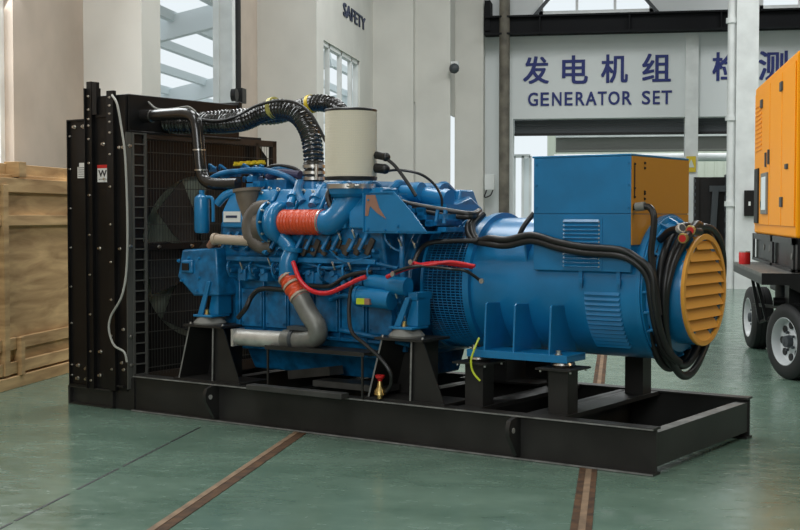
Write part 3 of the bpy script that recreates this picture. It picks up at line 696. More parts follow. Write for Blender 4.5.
# exhaust manifold ports
m = MB()
a = Vector((-2.623, 0.14, 1.227)); b = Vector((-2.035, 0.14, 1.242))
m.cyl(a+Vector((0, .06, 0)), b+Vector((0, .06, 0)), .05)
for i in range(7):
    p = a.lerp(b, i/6.5); m.bar(p+Vector((.0, -.0, -.05)), p+Vector((.055, .0, .055)), .022, .04)
m.build('exhaust_manifold', RUST, eng, bevel=.006)
# turbine side: funnel, pipe and brown C shaped housing
m = MB(); ft = Vector((-3.136, 0.16, 1.625))
m.lathe(ft, (.1, 0, -1), [(-.01, .1), (.012, .1), (.013, .085), (.06, .08), (.13, .062), (.2, .05)], 24)
m.build('exhaust_funnel', mat('grey_brown_iron', (.17, .135, .1), .55, noise=.2), eng)
m = MB(); m.tube([(-3.09, 0.16, 1.464), (-3.063, 0.15, 1.387), (-2.981, 0.14, 1.332)], .042, 14)
m.tube([(-2.89, 0.12, 1.512), (-2.981, 0.1, 1.491), (-3.037, 0.09, 1.409), (-3.029, 0.09, 1.305), (-2.955, 0.1, 1.237), (-2.873, 0.12, 1.237)], lambda t: .042+.02*sin(pi*t), 16); m.cyl((-2.981, 0.14, 1.367), (-2.872, 0.14, 1.368), .12)
m.build('turbine_housing', mat('grey_cast_iron', (.12, .1, .08), .5, noise=.25, nscale=10), eng)
# blue compressor volute
m = MB(); tc_ = Vector((-2.791, 0.12, 1.402))
pts = [(tc_.x, tc_.y+.105*cos(t), tc_.z+.105*sin(t)) for t in [2*pi*k/16 for k in range(17)]]
m.tube(pts, lambda t: .036+.014*t, 16, 3)
m.lathe(tc_+Vector((-.06, 0, 0)), (1, 0, 0), [(0, .13), (.03, .14), (.055, .125), (.07, .095), (.08, .085)], 32)
m.lathe(tc_+Vector((-.1, 0, 0)), (1, 0, 0), [(0, .145), (.02, .145)], 32)
m.build('compressor_volute', BLUE, eng)
m = MB()
for k in range(10): t = 2*pi*k/10; m.bolt((tc_.x-.08, tc_.y+.135*cos(t), tc_.z+.135*sin(t)), (1, 0, 0), .01, .02)
m.split('volute_bolt', STEEL, eng)
m = MB(); m.tube([(tc_.x+.02, tc_.y-.02, tc_.z-.1), (-2.687, 0.1, 1.213), (-2.697, 0.08, 1.132), (-2.697, 0.08, 1.031)], lambda t: .05+.012*t, 18); m.lathe((-2.669, 0.1, 1.227), (.25, 0, 1), [(-.015, .07), (.015, .07)], 24); m.tube([(tc_.x-.12, tc_.y-.03, tc_.z-.12), (tc_.x-.15, tc_.y-.03, tc_.z-.18), (tc_.x-.1, tc_.y-.03, tc_.z-.21)], .022, 10)
m.build('compressor_outlet', BLUE, eng)
# red hose joints
rh0 = Vector((-2.774, 0.12, 1.402)); rh1 = Vector((-2.442, 0.12, 1.403))
rh0 = Vector((tc_.x+.015, tc_.y-.02, tc_.z)); rh1 = Vector((-2.394, tc_.y-.02, tc_.z)); 
m = MB(); m.tube([rh0, rh0.lerp(rh1, .5), rh1], .083, 24, corr=.0035, pitch=.028, step=.006); rdh = m.build('red_intake_hose', REDH, eng)
m = MB()
for p in (rh0+Vector((.012, 0, 0)), rh1-Vector((.012, 0, 0))): m.lathe(p, (1, 0, 0), [(-.006, .086), (-.006, .09), (.006, .09), (.006, .086)], 28)
m.build('hose_clamp', STEEL, eng)
# filter elbow
fc = Vector((-2.252, 0.2, 1.682)); fr = .17
m = MB(); m.tube([rh1-Vector((.02, 0, 0)), rh1+Vector((.05, 0, 0)), Vector((fc.x-.035, tc_.y+.01, tc_.z+.06)), Vector((fc.x, fc.y, fc.z-.12)), Vector((fc.x, fc.y, fc.z-.04))], lambda t: .082+.055*max(0, t-.45)/.55, 28); m.build('intake_elbow', BLUE, eng)
z0 = 1.629; z1 = 1.668; zf0 = 1.688; zf1 = 2.143
m = MB(); m.lathe((fc.x, fc.y, z0-.06), (0, 0, 1), [(0, .13), (.02, .15), (.075, .157)], 36); m.build('filter_neck', BLUE, eng)
m = MB(); m.lathe((fc.x, fc.y, z0-.005), (0, 0, 1), [(0, .158), (0, .162), (.03, .162), (.03, .158)], 36); m.box(fc.x+.09, fc.x+.14, fc.y-.15, fc.y-.1, z0, z0+.025); m.cyl((fc.x+.08, fc.y-.15, z0+.012), (fc.x+.16, fc.y-.12, z0+.012), .009); m.build('clamp_band', STEEL, eng)
filt = MB(); filt.lathe((fc.x, fc.y, zf0+.01), (0, 0, 1), [(0, fr), (zf1-zf0-.02, fr)], 48); fo = filt.build('air_filter', FILT, GS)
m = MB(); m.lathe((fc.x, fc.y, zf0-.008), (0, 0, 1), [(0, .1), (0, fr+.004), (.02, fr+.006), (.024, fr)], 48); m.lathe((fc.x, fc.y, zf1-.012), (0, 0, 1), [(0, fr+.002), (.012, fr+.004), (.018, fr-.004), (.02, .05)], 48); m.build('filter_end_cap', RUBB, fo)
g_ = bpy.data.meshes.new('filter_mesh'); gv = []; gf = []; NS = 90; NR = 40
for j in range(NR):
    for k in range(NS): a = 2*pi*(k+.5*(j % 2))/NS; gv.append((fc.x+(fr+.002)*cos(a), fc.y+(fr+.002)*sin(a), zf0+.015+(zf1-zf0-.03)*j/(NR-1)))
for j in range(NR-1):
    for k in range(NS): gf.append((j*NS+k, j*NS+(k+1) % NS, (j+1)*NS+(k+1) % NS, (j+1)*NS+k))
g_.from_pydata(gv, [], gf); g_.materials.append(mat('pale_filter_wire', (.62, .6, .5), .5)); go = bpy.data.objects.new('filter_mesh', g_); C.objects.link(go); go.parent = fo
w = go.modifiers.new('w', 'WIREFRAME'); w.thickness = .0011
# charge air pipe: red sleeve, grey pipe and elbow
s0 = Vector((-2.706, 0.08, 1.037)); s1_ = Vector((-2.567, 0.06, 0.888))
m = MB(); m.tube([s0, s0.lerp(s1_, .5)+Vector((-.006, 0, 0)), s1_], .064, 20, corr=.005, pitch=.05, step=.008); m.build('red_sleeve', REDH, eng)
m = MB(); d_ = (s1_-s0).normalized()
for t in (.08, .42, .9): m.lathe(s0.lerp(s1_, t), d_, [(-.008, .066), (-.008, .071), (.008, .071), (.008, .066)], 24)
m.build('hose_clamp', BEIGE, eng)
m = MB(); m.tube([s1_-d_*.02, (-2.491, 0.05, 0.791), (-2.422, 0.05, 0.708), (-2.439, 0.06, 0.639), (-2.559, 0.07, 0.612), (-2.725, 0.08, 0.608)], .066, 20); m.build('charge_elbow', mat('grey_coated_pipe', (.2, .2, .18), .45, metal=.3, noise=.2, nscale=10), eng)
m = MB(); m.tube([(-2.603, 0.07, 0.609), (-2.86, 0.08, 0.601), (-3.163, 0.09, 0.597)], .058, 20); pe = Vector((-3.163, 0.09, 0.597)); m.lathe(pe, (1, 0, 0), [(-.012, .085), (.008, .085)], 4, a0=pi/4, a1=pi/4+2*pi); m.build('silver_pipe', DSTEEL, eng)
m = MB(); pc = Vector((-2.633, 0.075, 0.614)); m.lathe(pc, (1, 0, .04), [(-.014, .066), (-.014, .073), (.014, .073), (.014, .066)], 24); m.box(pc.x-.03, pc.x+.15, pc.y-.05, pc.y+.05, pc.z+.065, pc.z+.09); m.build('pipe_bracket', GREY, eng)
# corrugated hoses with steel clamps
cl = Vector((-2.768, 0.45, 1.765))
m = MB(); m.tube([(cl.x, cl.y, cl.z-.08), (cl.x, cl.y, cl.z), (-2.785, 0.46, 1.906), (-2.837, 0.48, 2.042), (-2.954, 0.5, 2.161), (-3.121, 0.5, 2.211), (-3.292, 0.5, 2.19), (-3.467, 0.5, 2.14), (-3.687, 0.5, 2.127), (-3.944, 0.48, 2.136), (-4.178, 0.45, 2.144), (-4.296, 0.44, 2.148)], .07, 18, corr=.0055, pitch=.03, step=.006); m.build('corrugated_hose', HOSE, GS)
m = MB(); m.tube([(-2.841, 0.9, 1.926), (-2.879, 0.95, 2.149), (-3.03, 1.0, 2.263), (-3.192, 1.0, 2.293), (-3.348, 1.0, 2.263), (-3.598, 1.0, 2.214), (-3.87, 0.9, 2.212), (-4.147, 0.8, 2.194), (-4.37, 0.75, 2.177)], .062, 16, corr=.0055, pitch=.03, step=.006); m.build('corrugated_hose', HOSE, GS)
m = MB()
for z in (-.06, -.02, .025): m.lathe((cl.x, cl.y, cl.z+z), (0, 0, 1), [(-.01, .076), (-.01, .08), (.01, .08), (.01, .076)], 24)
m.cyl((cl.x+.06, cl.y-.05, cl.z-.07), (cl.x+.06, cl.y-.05, cl.z+.04), .012); m.build('steel_clamp', STEEL, eng)
m = MB(); m.lathe((cl.x, cl.y, cl.z-.1), (0, 0, 1), [(-.08, .08), (.04, .062)], 24); m.build('hose_spigot', BLUE, eng)
yb_ = (-3.178, 0.5, 2.221); m = MB(); m.lathe(yb_, (1, 0, .15), [(-.018, .078), (-.018, .08), (.018, .08), (.018, .078)], 24); m.build('yellow_tape', mat('yellow_tape', (.5, .45, .12), .5), GS)
yb_ = (-3.241, 1.0, 2.288); m = MB(); m.lathe(yb_, (1, 0, .2), [(-.015, .069), (-.015, .071), (.015, .071), (.015, .069)], 24); m.build('yellow_tape', YEL, GS)
m = MB(); m.tube([(-3.958, 0.4, 2.222), (-3.855, 0.4, 2.172), (-3.663, 0.4, 2.142), (-3.465, 0.4, 2.163), (-3.261, 0.4, 2.233), (-3.054, 0.4, 2.258), (-2.888, 0.4, 2.236), (-2.755, 0.38, 2.165), (-2.659, 0.36, 2.063), (-2.589, 0.36, 1.951)], .011, 8); m.build('breather_hose', RUBB, GS)
# smooth black coolant pipe
m = MB(); m.tube([(-4.239, 0.2, 2.192), (-4.112, 0.2, 2.186)], .049, 16); m.tube([(-4.133, 0.2, 2.187), (-3.924, 0.2, 2.189), (-3.771, 0.2, 2.186), (-3.681, 0.2, 2.153), (-3.652, 0.2, 2.079), (-3.633, 0.2, 1.92), (-3.615, 0.2, 1.775), (-3.576, 0.2, 1.702), (-3.478, 0.2, 1.672), (-3.275, 0.22, 1.67)], .044, 16, 8); m.build('black_pipe', mat('black_gloss_pipe', (.015, .014, .013), .25, coat=.5), GS)
m = MB()
for p, d in (((-4.112, 0.2, 2.186), (1, 0, 0)), ((-3.633, 0.2, 1.92), (0, 0, 1)), ((-3.615, 0.2, 1.775), (0, 0, 1))): m.mark(); m.lathe(p, d, [(-.005, .045), (-.005, .048), (.005, .048), (.005, .045)], 20)
m.split('pipe_clamp', STEEL, GS)
m = MB(); m.tube([(-4.365, 0.3, 2.348), (-4.226, 0.26, 2.307), (-4.079, 0.22, 2.238), (-3.903, 0.2, 2.228), (-3.741, 0.2, 2.235), (-3.661, 0.2, 2.195)], .008, 8); m.build('vent_tube', GREYR, GS)
# air filter restriction sensors (black) right of the filter
m = MB(); m.cyl((-2.083, 0.25, 1.844), (-2.002, 0.25, 1.829), .025); m.cyl((-2.083, 0.25, 1.759), (-2.01, 0.25, 1.751), .032); m.sph((-2.002, 0.25, 1.829), .03); m.sph((-2.01, 0.25, 1.751), .034)
m.tube([(-2.018, 0.25, 1.829), (-1.93, 0.25, 1.769), (-1.834, 0.25, 1.663), (-1.764, 0.25, 1.572)], .012, 8)
m.tube([(-2.002, 0.25, 1.738), (-1.925, 0.3, 1.744), (-1.801, 0.35, 1.717), (-1.725, 0.4, 1.652), (-1.67, 0.4, 1.573), (-1.662, 0.4, 1.508)], .009, 8); m.build('sensor_hose', RUBB, eng)
m = MB(); m.prism([(-2.123, 1.62), (-2.058, 1.62), (-2.033, 1.5), (-2.14, 1.5)], 'y', .28, .45); m.build('filter_bracket', BLUE, eng)
# triangular bracket plate
p = [(-2.025, 0.04, 1.591), (-1.796, 0.04, 1.602), (-1.65, 0.04, 1.463), (-1.537, 0.04, 1.338), (-2.025, 0.04, 1.341)]
m = MB(); m.prism([(q[0], q[2]) for q in p], 'y', .04, .052); m.box(p[0][0], p[1][0], .04, .2, p[0][2]-.012, p[0][2]); m.box(p[0][0]-.004, p[0][0]+.004, .03, .18, p[4][2], p[0][2]); m.box(p[4][0], p[3][0], .04, .2, p[4][2]-.006, p[4][2]+.006)
m.mi = 1; q = [(-2.006, 0.036, 1.578), (-1.934, 0.036, 1.578), (-1.903, 0.036, 1.495), (-1.848, 0.036, 1.425), (-1.919, 0.036, 1.463), (-1.974, 0.036, 1.508), (-1.99, 0.036, 1.444), (-2.014, 0.036, 1.444)]; m.prism([(t[0], t[2]) for t in q], 'y', .036, .041)  # pinkish brown reflection painted on as a thin raised shape
m.mi = 0
for t in ((-1.985, 0.04, 1.546), (-1.859, 0.04, 1.355), (-1.757, 0.04, 1.381), (-1.757, 0.04, 1.343), (-1.993, 0.04, 1.36)): m.bolt((t[0], .04, t[2]), (0, -1, 0), .01, .012)
m.build('bracket_plate', [BLUE, PINK], eng, smooth=False)
# blue cylinders on the top right
m = MB(); m.cyl((-2.05, 0.5, 1.598), (-1.903, 0.5, 1.59), .055); m.cyl((-1.927, 0.5, 1.603), (-1.887, 0.5, 1.603), .065); m.cyl((-1.905, 0.55, 1.577), (-1.721, 0.55, 1.549), .062); m.cyl((-1.745, 0.55, 1.556), (-1.705, 0.55, 1.549), .07); m.box(-1.99, -1.633, .4, .8, 1.42, 1.52); m.build('aftercooler_housing', BLUE, eng)
m = MB(); random.seed(11)
for i in range(18):
    t = random.random(); p = Vector((-1.85, 0.25, 1.469)).lerp(Vector((-1.518, 0.25, 1.406)), t); w = random.uniform(.015, .035); zz = random.uniform(-.05, .05); m.box(p.x-w, p.x+w, .2, .5, p.z+zz-.015, p.z+zz+.015)
for i in range(7): t = random.random(); p = Vector((-1.815, 0.2, 1.501)).lerp(Vector((-1.508, 0.2, 1.444)), t); m.cyl((p.x, .2, p.z-.05), (p.x, .22, p.z+.02+.02*random.random()), .012)
m.build('governor_linkage', BLUEM, eng)
# brass/steel small fittings scattered
m = MB(); random.seed(5)
for (x, y) in ((222, 262), (240, 258), (330, 262), (346, 266), (352, 240), (360, 268), (388, 262), (395, 240), (410, 240), (258, 262), (328, 244), (345, 238), (372, 244), (412, 262), (392, 285)):
    pass
for p in [(-2.35, 0.12, 1.138), (-2.216, 0.12, 1.141), (-2.284, 0.1, 1.338), (-2.168, 0.1, 1.352), (-1.878, 0.1, 1.29), (-1.8, 0.1, 1.304), (-1.705, 0.12, 1.292), (-2.91, 0.12, 1.154), (-3.186, 0.14, 1.12), (-1.831, 0.1, 0.971), (-1.769, 0.1, 0.833)]:
    m.mark(); m.tube([p, Vector(p)+Vector((.02, -.01, -.02)), Vector(p)+Vector((.025, 0, -.05))], .007, 6, 3)
m.split('steel_fitting', STEEL, eng)
m = MB(); random.seed(21)
for i in range(34):
    p = Vector((-3.207, 0.4, 1.665)).lerp(Vector((-2.456, 0.4, 1.621)), random.random()); y = random.uniform(.2, .5); w = random.uniform(.012, .035); z = p.z+random.uniform(-.06, .02)-.1*(.4-y)
    if i % 3: m.box(p.x-w, p.x+w, y-.02, y+.04, z-.02, z+.02)
    else: m.tube([(p.x, y, z-.05), (p.x+.01, y-.02, z), (p.x+random.uniform(.02, .06), y-.04, z-.03), (p.x+.05, y-.08, z-.1)], random.uniform(.008, .018), 8, 4)
for (a, b) in (((-2.755, 0.28, 1.664), (-2.711, 0.12, 1.518)), ((-2.545, 0.26, 1.633), (-2.519, 0.12, 1.51)), ((-2.408, 0.26, 1.618), (-2.383, 0.12, 1.503))):
    m.cyl(a, b, .03); m.cyl(Vector(a).lerp(Vector(b), .55), Vector(a).lerp(Vector(b), .7), .045)
m.build('injector_casting', BLUE, eng, bevel=.004)
m = MB()
for i in range(16):
    p = Vector((-3.032, 0.2, 1.624)).lerp(Vector((-2.26, 0.2, 1.576)), i/15); m.bolt((p.x, .2+.03*(i % 3), p.z-.02+.03*(i % 2)), (0, -1, .6), .012, .02)
m.split('injector_bolt', STEEL, eng)
m = MB(); m.tube([(-2.341, 0.1, 1.628), (-2.351, 0.08, 1.575), (-2.326, 0.08, 1.503)], .02, 8); m.build('small_black_hose', RUBB, eng)
m = MB()
for i in range(26):
    p = Vector((-3.715, 0.42, 1.769)).lerp(Vector((-3.102, 0.42, 1.7)), random.random()); w = random.uniform(.01, .03); y = random.uniform(.3, .6); z = p.z+random.uniform(-.07, .06)
    if i % 2: m.box(p.x-w, p.x+w, y, y+.05, z-.02, z+.02)
    else: m.tube([(p.x, y, z), (p.x+.03, y-.03, z+.03), (p.x+.08, y-.02, z)], .01, 8, 4)
m.build('governor_casting', BLUEM, eng, bevel=.003)
# starter motor
m = MB(); m.cyl((-2.053, 0.12, 1.021), (-1.83, 0.12, 1.002), .05); m.cyl((-1.877, 0.12, 1.001), (-1.736, 0.12, 0.992), .06); m.cyl((-2.103, 0.1, 0.923), (-1.847, 0.1, 0.906), .065); m.cyl((-2.119, 0.1, 0.922), (-2.095, 0.1, 0.923), .07); m.build('starter_motor', BLUE, eng)
m = MB(); m.box(-2.074, -2.009, .02, .06, 0.875, 0.914); m.mi = 1; m.box(-2.009, -1.969, .02, .06, 0.875, 0.914); m.build('connector', [YG, PINK], eng, smooth=False)
# flywheel housing
m = MB(); m.lathe((-1.99, AY, AZ), (1, 0, 0), [(0, .46), (.02, .49), (.1, .49), (.12, .46), (.14, .46)], 64); m.box(-2.0, -1.88, .3, 1.26, .55, 1.0)
m.build('flywheel_housing', BLUEM, eng, bevel=.006)
m = MB()
for k in range(36):
    t = 2*pi*k/36; m.bolt((-1.975, AY+.475*cos(t), AZ+.475*sin(t)), (-1, 0, 0), .009, .01)
for (x, y) in ((.33, .8), (.33, .72), (.33, .64)): m.bolt((-1.93, .3, y), (0, -1, 0), .012, .02)
m.split('flywheel_bolt', BLUE, eng, smooth=False)
# emergency valve: red knob drain
v = Vector((-1.884, 0.02, 0.289))
m = MB(); m.lathe((v.x, v.y, v.z+.015), (0, 0, 1), [(0, .04), (.03, .036), (.05, .02), (.07, .018), (.09, .012)], 16); m.cyl((v.x, v.y, v.z-.01), (v.x, v.y, v.z+.02), .018, seg=8); m.build('drain_valve', BRASS, GS)
m = MB(); m.lathe((v.x, v.y, v.z+.09), (0, 0, 1), [(0, .012), (.02, .014), (.035, .03), (.05, .032)], 12); m.build('red_valve_knob', SREDM, GS)
m = MB(); m.tube([(-2.135, 0.1, 1.059), (-2.139, 0.05, 0.963), (-2.132, 0.02, 0.822), (-2.093, -0.0, 0.695), (-1.973, -0.01, 0.619), (-1.862, -0.01, 0.543), (-1.791, -0.0, 0.457), (-1.798, 0.02, 0.379), (-1.844, 0.03, 0.323)], .013, 8); m.build('drain_hose', RUBB, GS)
# alternator -------------------------------------------------
ALX0 = -1.86
m = MB()
R = .432; FX = -1.455; BX = -0.269
m.lathe((FX, AY, AZ), (1, 0, 0), [(0, .465), (.045, .465), (.046, R), (BX-FX, R), (BX-FX+.001, R+.02), (BX-FX+.03, R+.022), (BX-FX+.031, R-.02)], 96)
alt = m.build('alternator', BLUE, GS)
GX = -1.77
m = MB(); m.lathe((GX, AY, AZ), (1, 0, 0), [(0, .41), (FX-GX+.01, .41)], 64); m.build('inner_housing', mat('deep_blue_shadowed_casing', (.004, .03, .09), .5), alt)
me = bpy.data.meshes.new('perforated_guard'); gv = []; gf = []; NS = 150; xs = [GX+(FX-GX)*j/9 for j in range(10)]
for x in xs:
    for k in range(NS): t = 2*pi*k/NS; gv.append((x, AY+.436*cos(t), AZ+.436*sin(t)))
for j in range(9):
    for k in range(NS): gf.append((j*NS+k, j*NS+(k+1) % NS, (j+1)*NS+(k+1) % NS, (j+1)*NS+k))
me.from_pydata(gv, [], gf); me.materials.append(BLUE); go = bpy.data.objects.new('perforated_guard', me); C.objects.link(go); go.parent = alt
w = go.modifiers.new('w', 'WIREFRAME'); w.thickness = .0068
m = MB(); m.lathe((GX-.015, AY, AZ), (1, 0, 0), [(0, .41), (0, .452), (.02, .452), (.02, .41)], 96); m.build('guard_ring', BLUE, alt)
# end bell with ribs and flanges
m = MB(); m.lathe((BX+.02, AY, AZ), (1, 0, 0), [(0, .44), (.02, .445), (.03, .41), (.05, .405), (.085, .38), (.09, .33)], 64)
for k in range(22):
    t = 2*pi*k/22; u = Vector((0, cos(t), sin(t))); m.bar(Vector((BX+.03, AY, AZ))+u*.42, Vector((BX+.085, AY, AZ))+u*.39, .014, .045, up=u)
m.build('end_bell', BLUE, alt, bevel=.002)
m = MB(); m.lathe((-.30, AY, AZ), (1, 0, 0), [(0, .36), (.03, .335), (.25, .33), (.265, .325), (.265, .27), (.1, .27)], 64, cap=False); m.build('end_drum', BLUE, alt)
m = MB(); m.lathe((-.035, AY, AZ), (1, 0, 0), [(0, .336), (.014, .338), (.02, .334), (.02, .304), (0, .304)], 80, cap=False)
OG = mat('orange_grille', (.78, .36, .05), .42)  # grille ring and louvres coloured orange
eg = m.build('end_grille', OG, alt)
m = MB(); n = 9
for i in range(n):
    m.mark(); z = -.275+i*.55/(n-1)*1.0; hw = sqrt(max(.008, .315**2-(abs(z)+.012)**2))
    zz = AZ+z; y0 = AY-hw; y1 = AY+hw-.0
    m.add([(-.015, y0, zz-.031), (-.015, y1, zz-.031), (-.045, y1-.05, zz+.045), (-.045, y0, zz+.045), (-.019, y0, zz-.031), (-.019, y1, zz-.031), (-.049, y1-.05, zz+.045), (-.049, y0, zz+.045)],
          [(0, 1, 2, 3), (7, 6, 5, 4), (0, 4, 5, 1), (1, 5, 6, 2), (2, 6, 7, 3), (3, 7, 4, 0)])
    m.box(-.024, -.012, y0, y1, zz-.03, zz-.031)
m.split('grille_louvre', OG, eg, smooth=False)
m = MB(); m.lathe((-.12, AY, AZ), (1, 0, 0), [(0, .3), (.02, .3)], 48); m.build('grille_backing', BLACKM, alt)
# sloped feet with vertical gussets
fx0 = -1.324; fx1 = -0.626
for s, yo in ((1, .17), (-1, W-.17)):
    m = MB(); m.box(fx0, fx1, min(yo, yo+.24*s), max(yo, yo+.24*s), .605, .618); m.box(fx0, fx1, yo-.004, yo+.004, .572, .618)
    m.box(fx0, fx0+.02, min(yo, yo+.24*s), max(yo, yo+.24*s), .575, .605); m.box(fx1-.02, fx1, min(yo, yo+.24*s), max(yo, yo+.24*s), .575, .605)
    for x in (-1.206, -1.0, -0.753):
        m.prism([(yo+.01*s, .612), (yo+.36*s, .612), (yo+.24*s, .9), (yo+.05*s, .91), (yo+.03*s, .90)], 'x', x-.006, x+.006)
    m.build('alternator_foot', BLUE, alt, smooth=False, bevel=.002)
    m = MB()
    for x in xp:
        m.cyl((x, yo+.02*s, .618), (x, yo+.02*s, .645), .016, seg=6); m.cyl((x, yo+.02*s, .618), (x, yo+.02*s, .623), .026)
    m.build('foot_bolts', STEEL, alt)
# louvre panel low on the barrel (curved)
m = MB()
tA, tB = radians(180+8), radians(180+42)
lx0, lx1 = -0.607, -0.37
N = 13
tA, tB = radians(180+1), radians(180+50)
for i in range(N):
    t = tA+(tB-tA)*i/(N-1); u = (cos(t), sin(t)); t2 = t+(tB-tA)/(N-1)*.55; u2 = (cos(t2), sin(t2))
    m.add([(lx0, AY+(R+.001)*u[0], AZ+(R+.001)*u[1]), (lx1, AY+(R+.001)*u[0], AZ+(R+.001)*u[1]), (lx1-.008, AY+(R+.014)*u2[0], AZ+(R+.014)*u2[1]), (lx0+.008, AY+(R+.014)*u2[0], AZ+(R+.014)*u2[1]),
           (lx0, AY+(R-.0)*u2[0], AZ+(R-.0)*u2[1]), (lx1, AY+(R-.0)*u2[0], AZ+(R-.0)*u2[1])], [(0, 1, 2, 3), (3, 2, 5, 4), (0, 3, 4), (1, 5, 2)])
m.build('barrel_louvres', BLUE, alt, smooth=False)
m = MB(); m.mi = 0
for x, z in ((lx0-.02, 1.07), (lx1-.01, 1.07)):
    m.mark(); m.box(x-.012, x+.012, .335, .37, z-.055, z+.055); m.cyl((x, .335, z+.05), (x, .335, z+.085), .007); m.box(x-.005, x+.02, .32, .335, z-.03, z-.0)
m.split('hatch_catch', BLUE, alt)
# side brace plate and slots on barrel left of the terminal box
m = MB(); x = -1.023; m.prism([(.36, 1.28), (.5, 1.38), (.5, 1.12), (.39, 1.12)], 'x', x-.006, x+.006); m.build('box_gusset', BLUE, alt, smooth=False)
# terminal box
bx0, bx1 = -0.944, -0.293; by0, by1 = .33, 1.17; bz0, bz1, bzm = 1.115, 1.808, 1.456
m = MB(); m.box(bx0, bx1-.004, by0, by1, bz0, bz1-.01); m.box(bx0-.008, bx1, by0-.008, by1+.008, bz1-.012, bz1)
m.box(bx0+.002, bx1-.002, by0-.006, by0, bzm+.003, bz1-.014); m.box(bx0+.002, bx1-.002, by0-.006, by0, bz0, bzm-.002)
tb = m.build('terminal_box', BLUE, GS, smooth=False, bevel=.003)
# box end face coloured orange, left blue towards the bottom
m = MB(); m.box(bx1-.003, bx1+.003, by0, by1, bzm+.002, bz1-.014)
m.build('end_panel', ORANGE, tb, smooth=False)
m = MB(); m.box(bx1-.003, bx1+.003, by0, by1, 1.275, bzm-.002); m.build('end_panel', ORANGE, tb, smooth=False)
m = MB()
for y, z in ((by0+.03, bz1-.06), (by0+.03, bz1-.2), (by0+.03, bzm+.1), (by0+.17, bz1-.05), (by0+.17, bz1-.08), (by0+.17, bz1-.22), (by0+.17, bzm+.12), (by0+.17, bzm+.09)): m.bolt((bx1+.003, y, z), (1, 0, 0), .008, .008)
m.box(bx1+.003, bx1+.008, by0+.025, by0+.031, bzm+.1, bz1-.07)
m.build('panel_screws', BLACKM, tb)
m = MB()
for x in (bx0+.02, bx1-.02):
    for z in (bz1-.05, (bzm+bz1)/2, bzm+.04): m.bolt((x, by0-.006, z), (0, -1, 0), .009, .006)
m.split('box_screw', BLUE, tb)
lvx0, lvx1 = -0.73, -0.497; lz0, lz1 = 1.133, 1.42
m = MB(); m.box(lvx0-.015, lvx1+.02, by0-.01, by0-.005, lz0-.01, lz1+.015)
N = 12
for i in range(N):
    z = lz0+.01+(lz1-lz0-.02)*i/(N-1); m.prism([(by0-.01, z+.014), (by0-.024, z-.0), (by0-.024, z-.002), (by0-.01, z-.002)], 'x', lvx0, lvx1)
m.build('vent_louvres', BLUE, tb, smooth=False)
m = MB()
for i in range(N):
    z = lz0+.01+(lz1-lz0-.02)*i/(N-1)
    for x in (lvx0-.0, lvx1+.0): m.mark(); m.sph((x, by0-.013, z), .007, 6)
m.split('vent_rivet', DSTEEL, tb)
# reddish dust on barrel top, built as a thin raised patch
m = MB(); m.lathe((-1.52, AY, AZ), (1, 0, 0), [(0, R+.0), (.005, R+.012), (.19, R+.012), (.2, R)], 24, a0=radians(60), a1=radians(112), cap=False); m.build('dust_patch', PINK, alt)
# yellow-green earth wire
m = MB(); m.tube([(-1.236, 0.17, 0.691), (-1.241, 0.12, 0.62), (-1.25, 0.1, 0.553), (-1.236, 0.1, 0.487), (-1.185, 0.1, 0.435)], .0065, 8); m.build('earth_wire', YG, GS)
# red and black battery cables on the engine
m = MB(); m.tube([(-2.602, 0.02, 1.136), (-2.509, -0.02, 1.02), (-2.407, -0.02, 0.951), (-2.273, -0.02, 0.942), (-2.149, -0.0, 0.991), (-2.067, 0.02, 1.031), (-2.009, 0.04, 1.052)], .0155, 10)
m.tube([(-1.843, 0.04, 1.056), (-1.728, 0.02, 1.098), (-1.606, 0.02, 1.132), (-1.479, 0.1, 1.151), (-1.269, 0.15, 1.13)], .0135, 10); m.tube([(-1.775, -0.0, 1.085), (-1.653, -0.0, 1.119), (-1.521, 0.05, 1.146)], .01, 8); m.tube([(-1.644, 0.02, 1.156), (-1.545, 0.03, 1.139), (-1.405, 0.1, 1.159), (-1.236, 0.12, 1.137)], .011, 8)
m.build('red_battery_cable', RED, GS)
m = MB(); m.tube([(-3.171, 0.1, 0.73), (-3.096, 0.1, 0.803), (-3.058, 0.12, 0.887), (-2.965, 0.12, 0.939), (-2.758, 0.12, 0.939)], .018, 8)
m.tube([(-2.522, 0.1, 0.975), (-2.336, 0.08, 0.981), (-2.195, 0.06, 1.046), (-2.088, 0.08, 1.074), (-2.006, 0.1, 1.082)], .015, 8)
m.tube([(-1.753, -0.01, 1.092), (-1.631, -0.01, 1.126), (-1.545, 0.03, 1.133), (-1.405, 0.1, 1.116), (-1.301, 0.12, 1.105), (-1.241, 0.2, 1.042)], .01, 8)
m.tube([(-1.676, 0.1, 1.153), (-1.664, 0.15, 1.228), (-1.622, 0.2, 1.272), (-1.503, 0.25, 1.286), (-1.313, 0.28, 1.287)], .016, 10); m.build('black_battery_cable', RUBB, GS)
m = MB()
for p in (Vector((-1.63, 0.0, 1.157)), Vector((-1.753, -0.02, 1.08)), Vector((-1.222, 0.18, 1.043))): m.cyl(p+Vector((0, -.01, 0)), p+Vector((0, .004, 0)), .016)
m.build('cable_terminal', STEEL, GS)

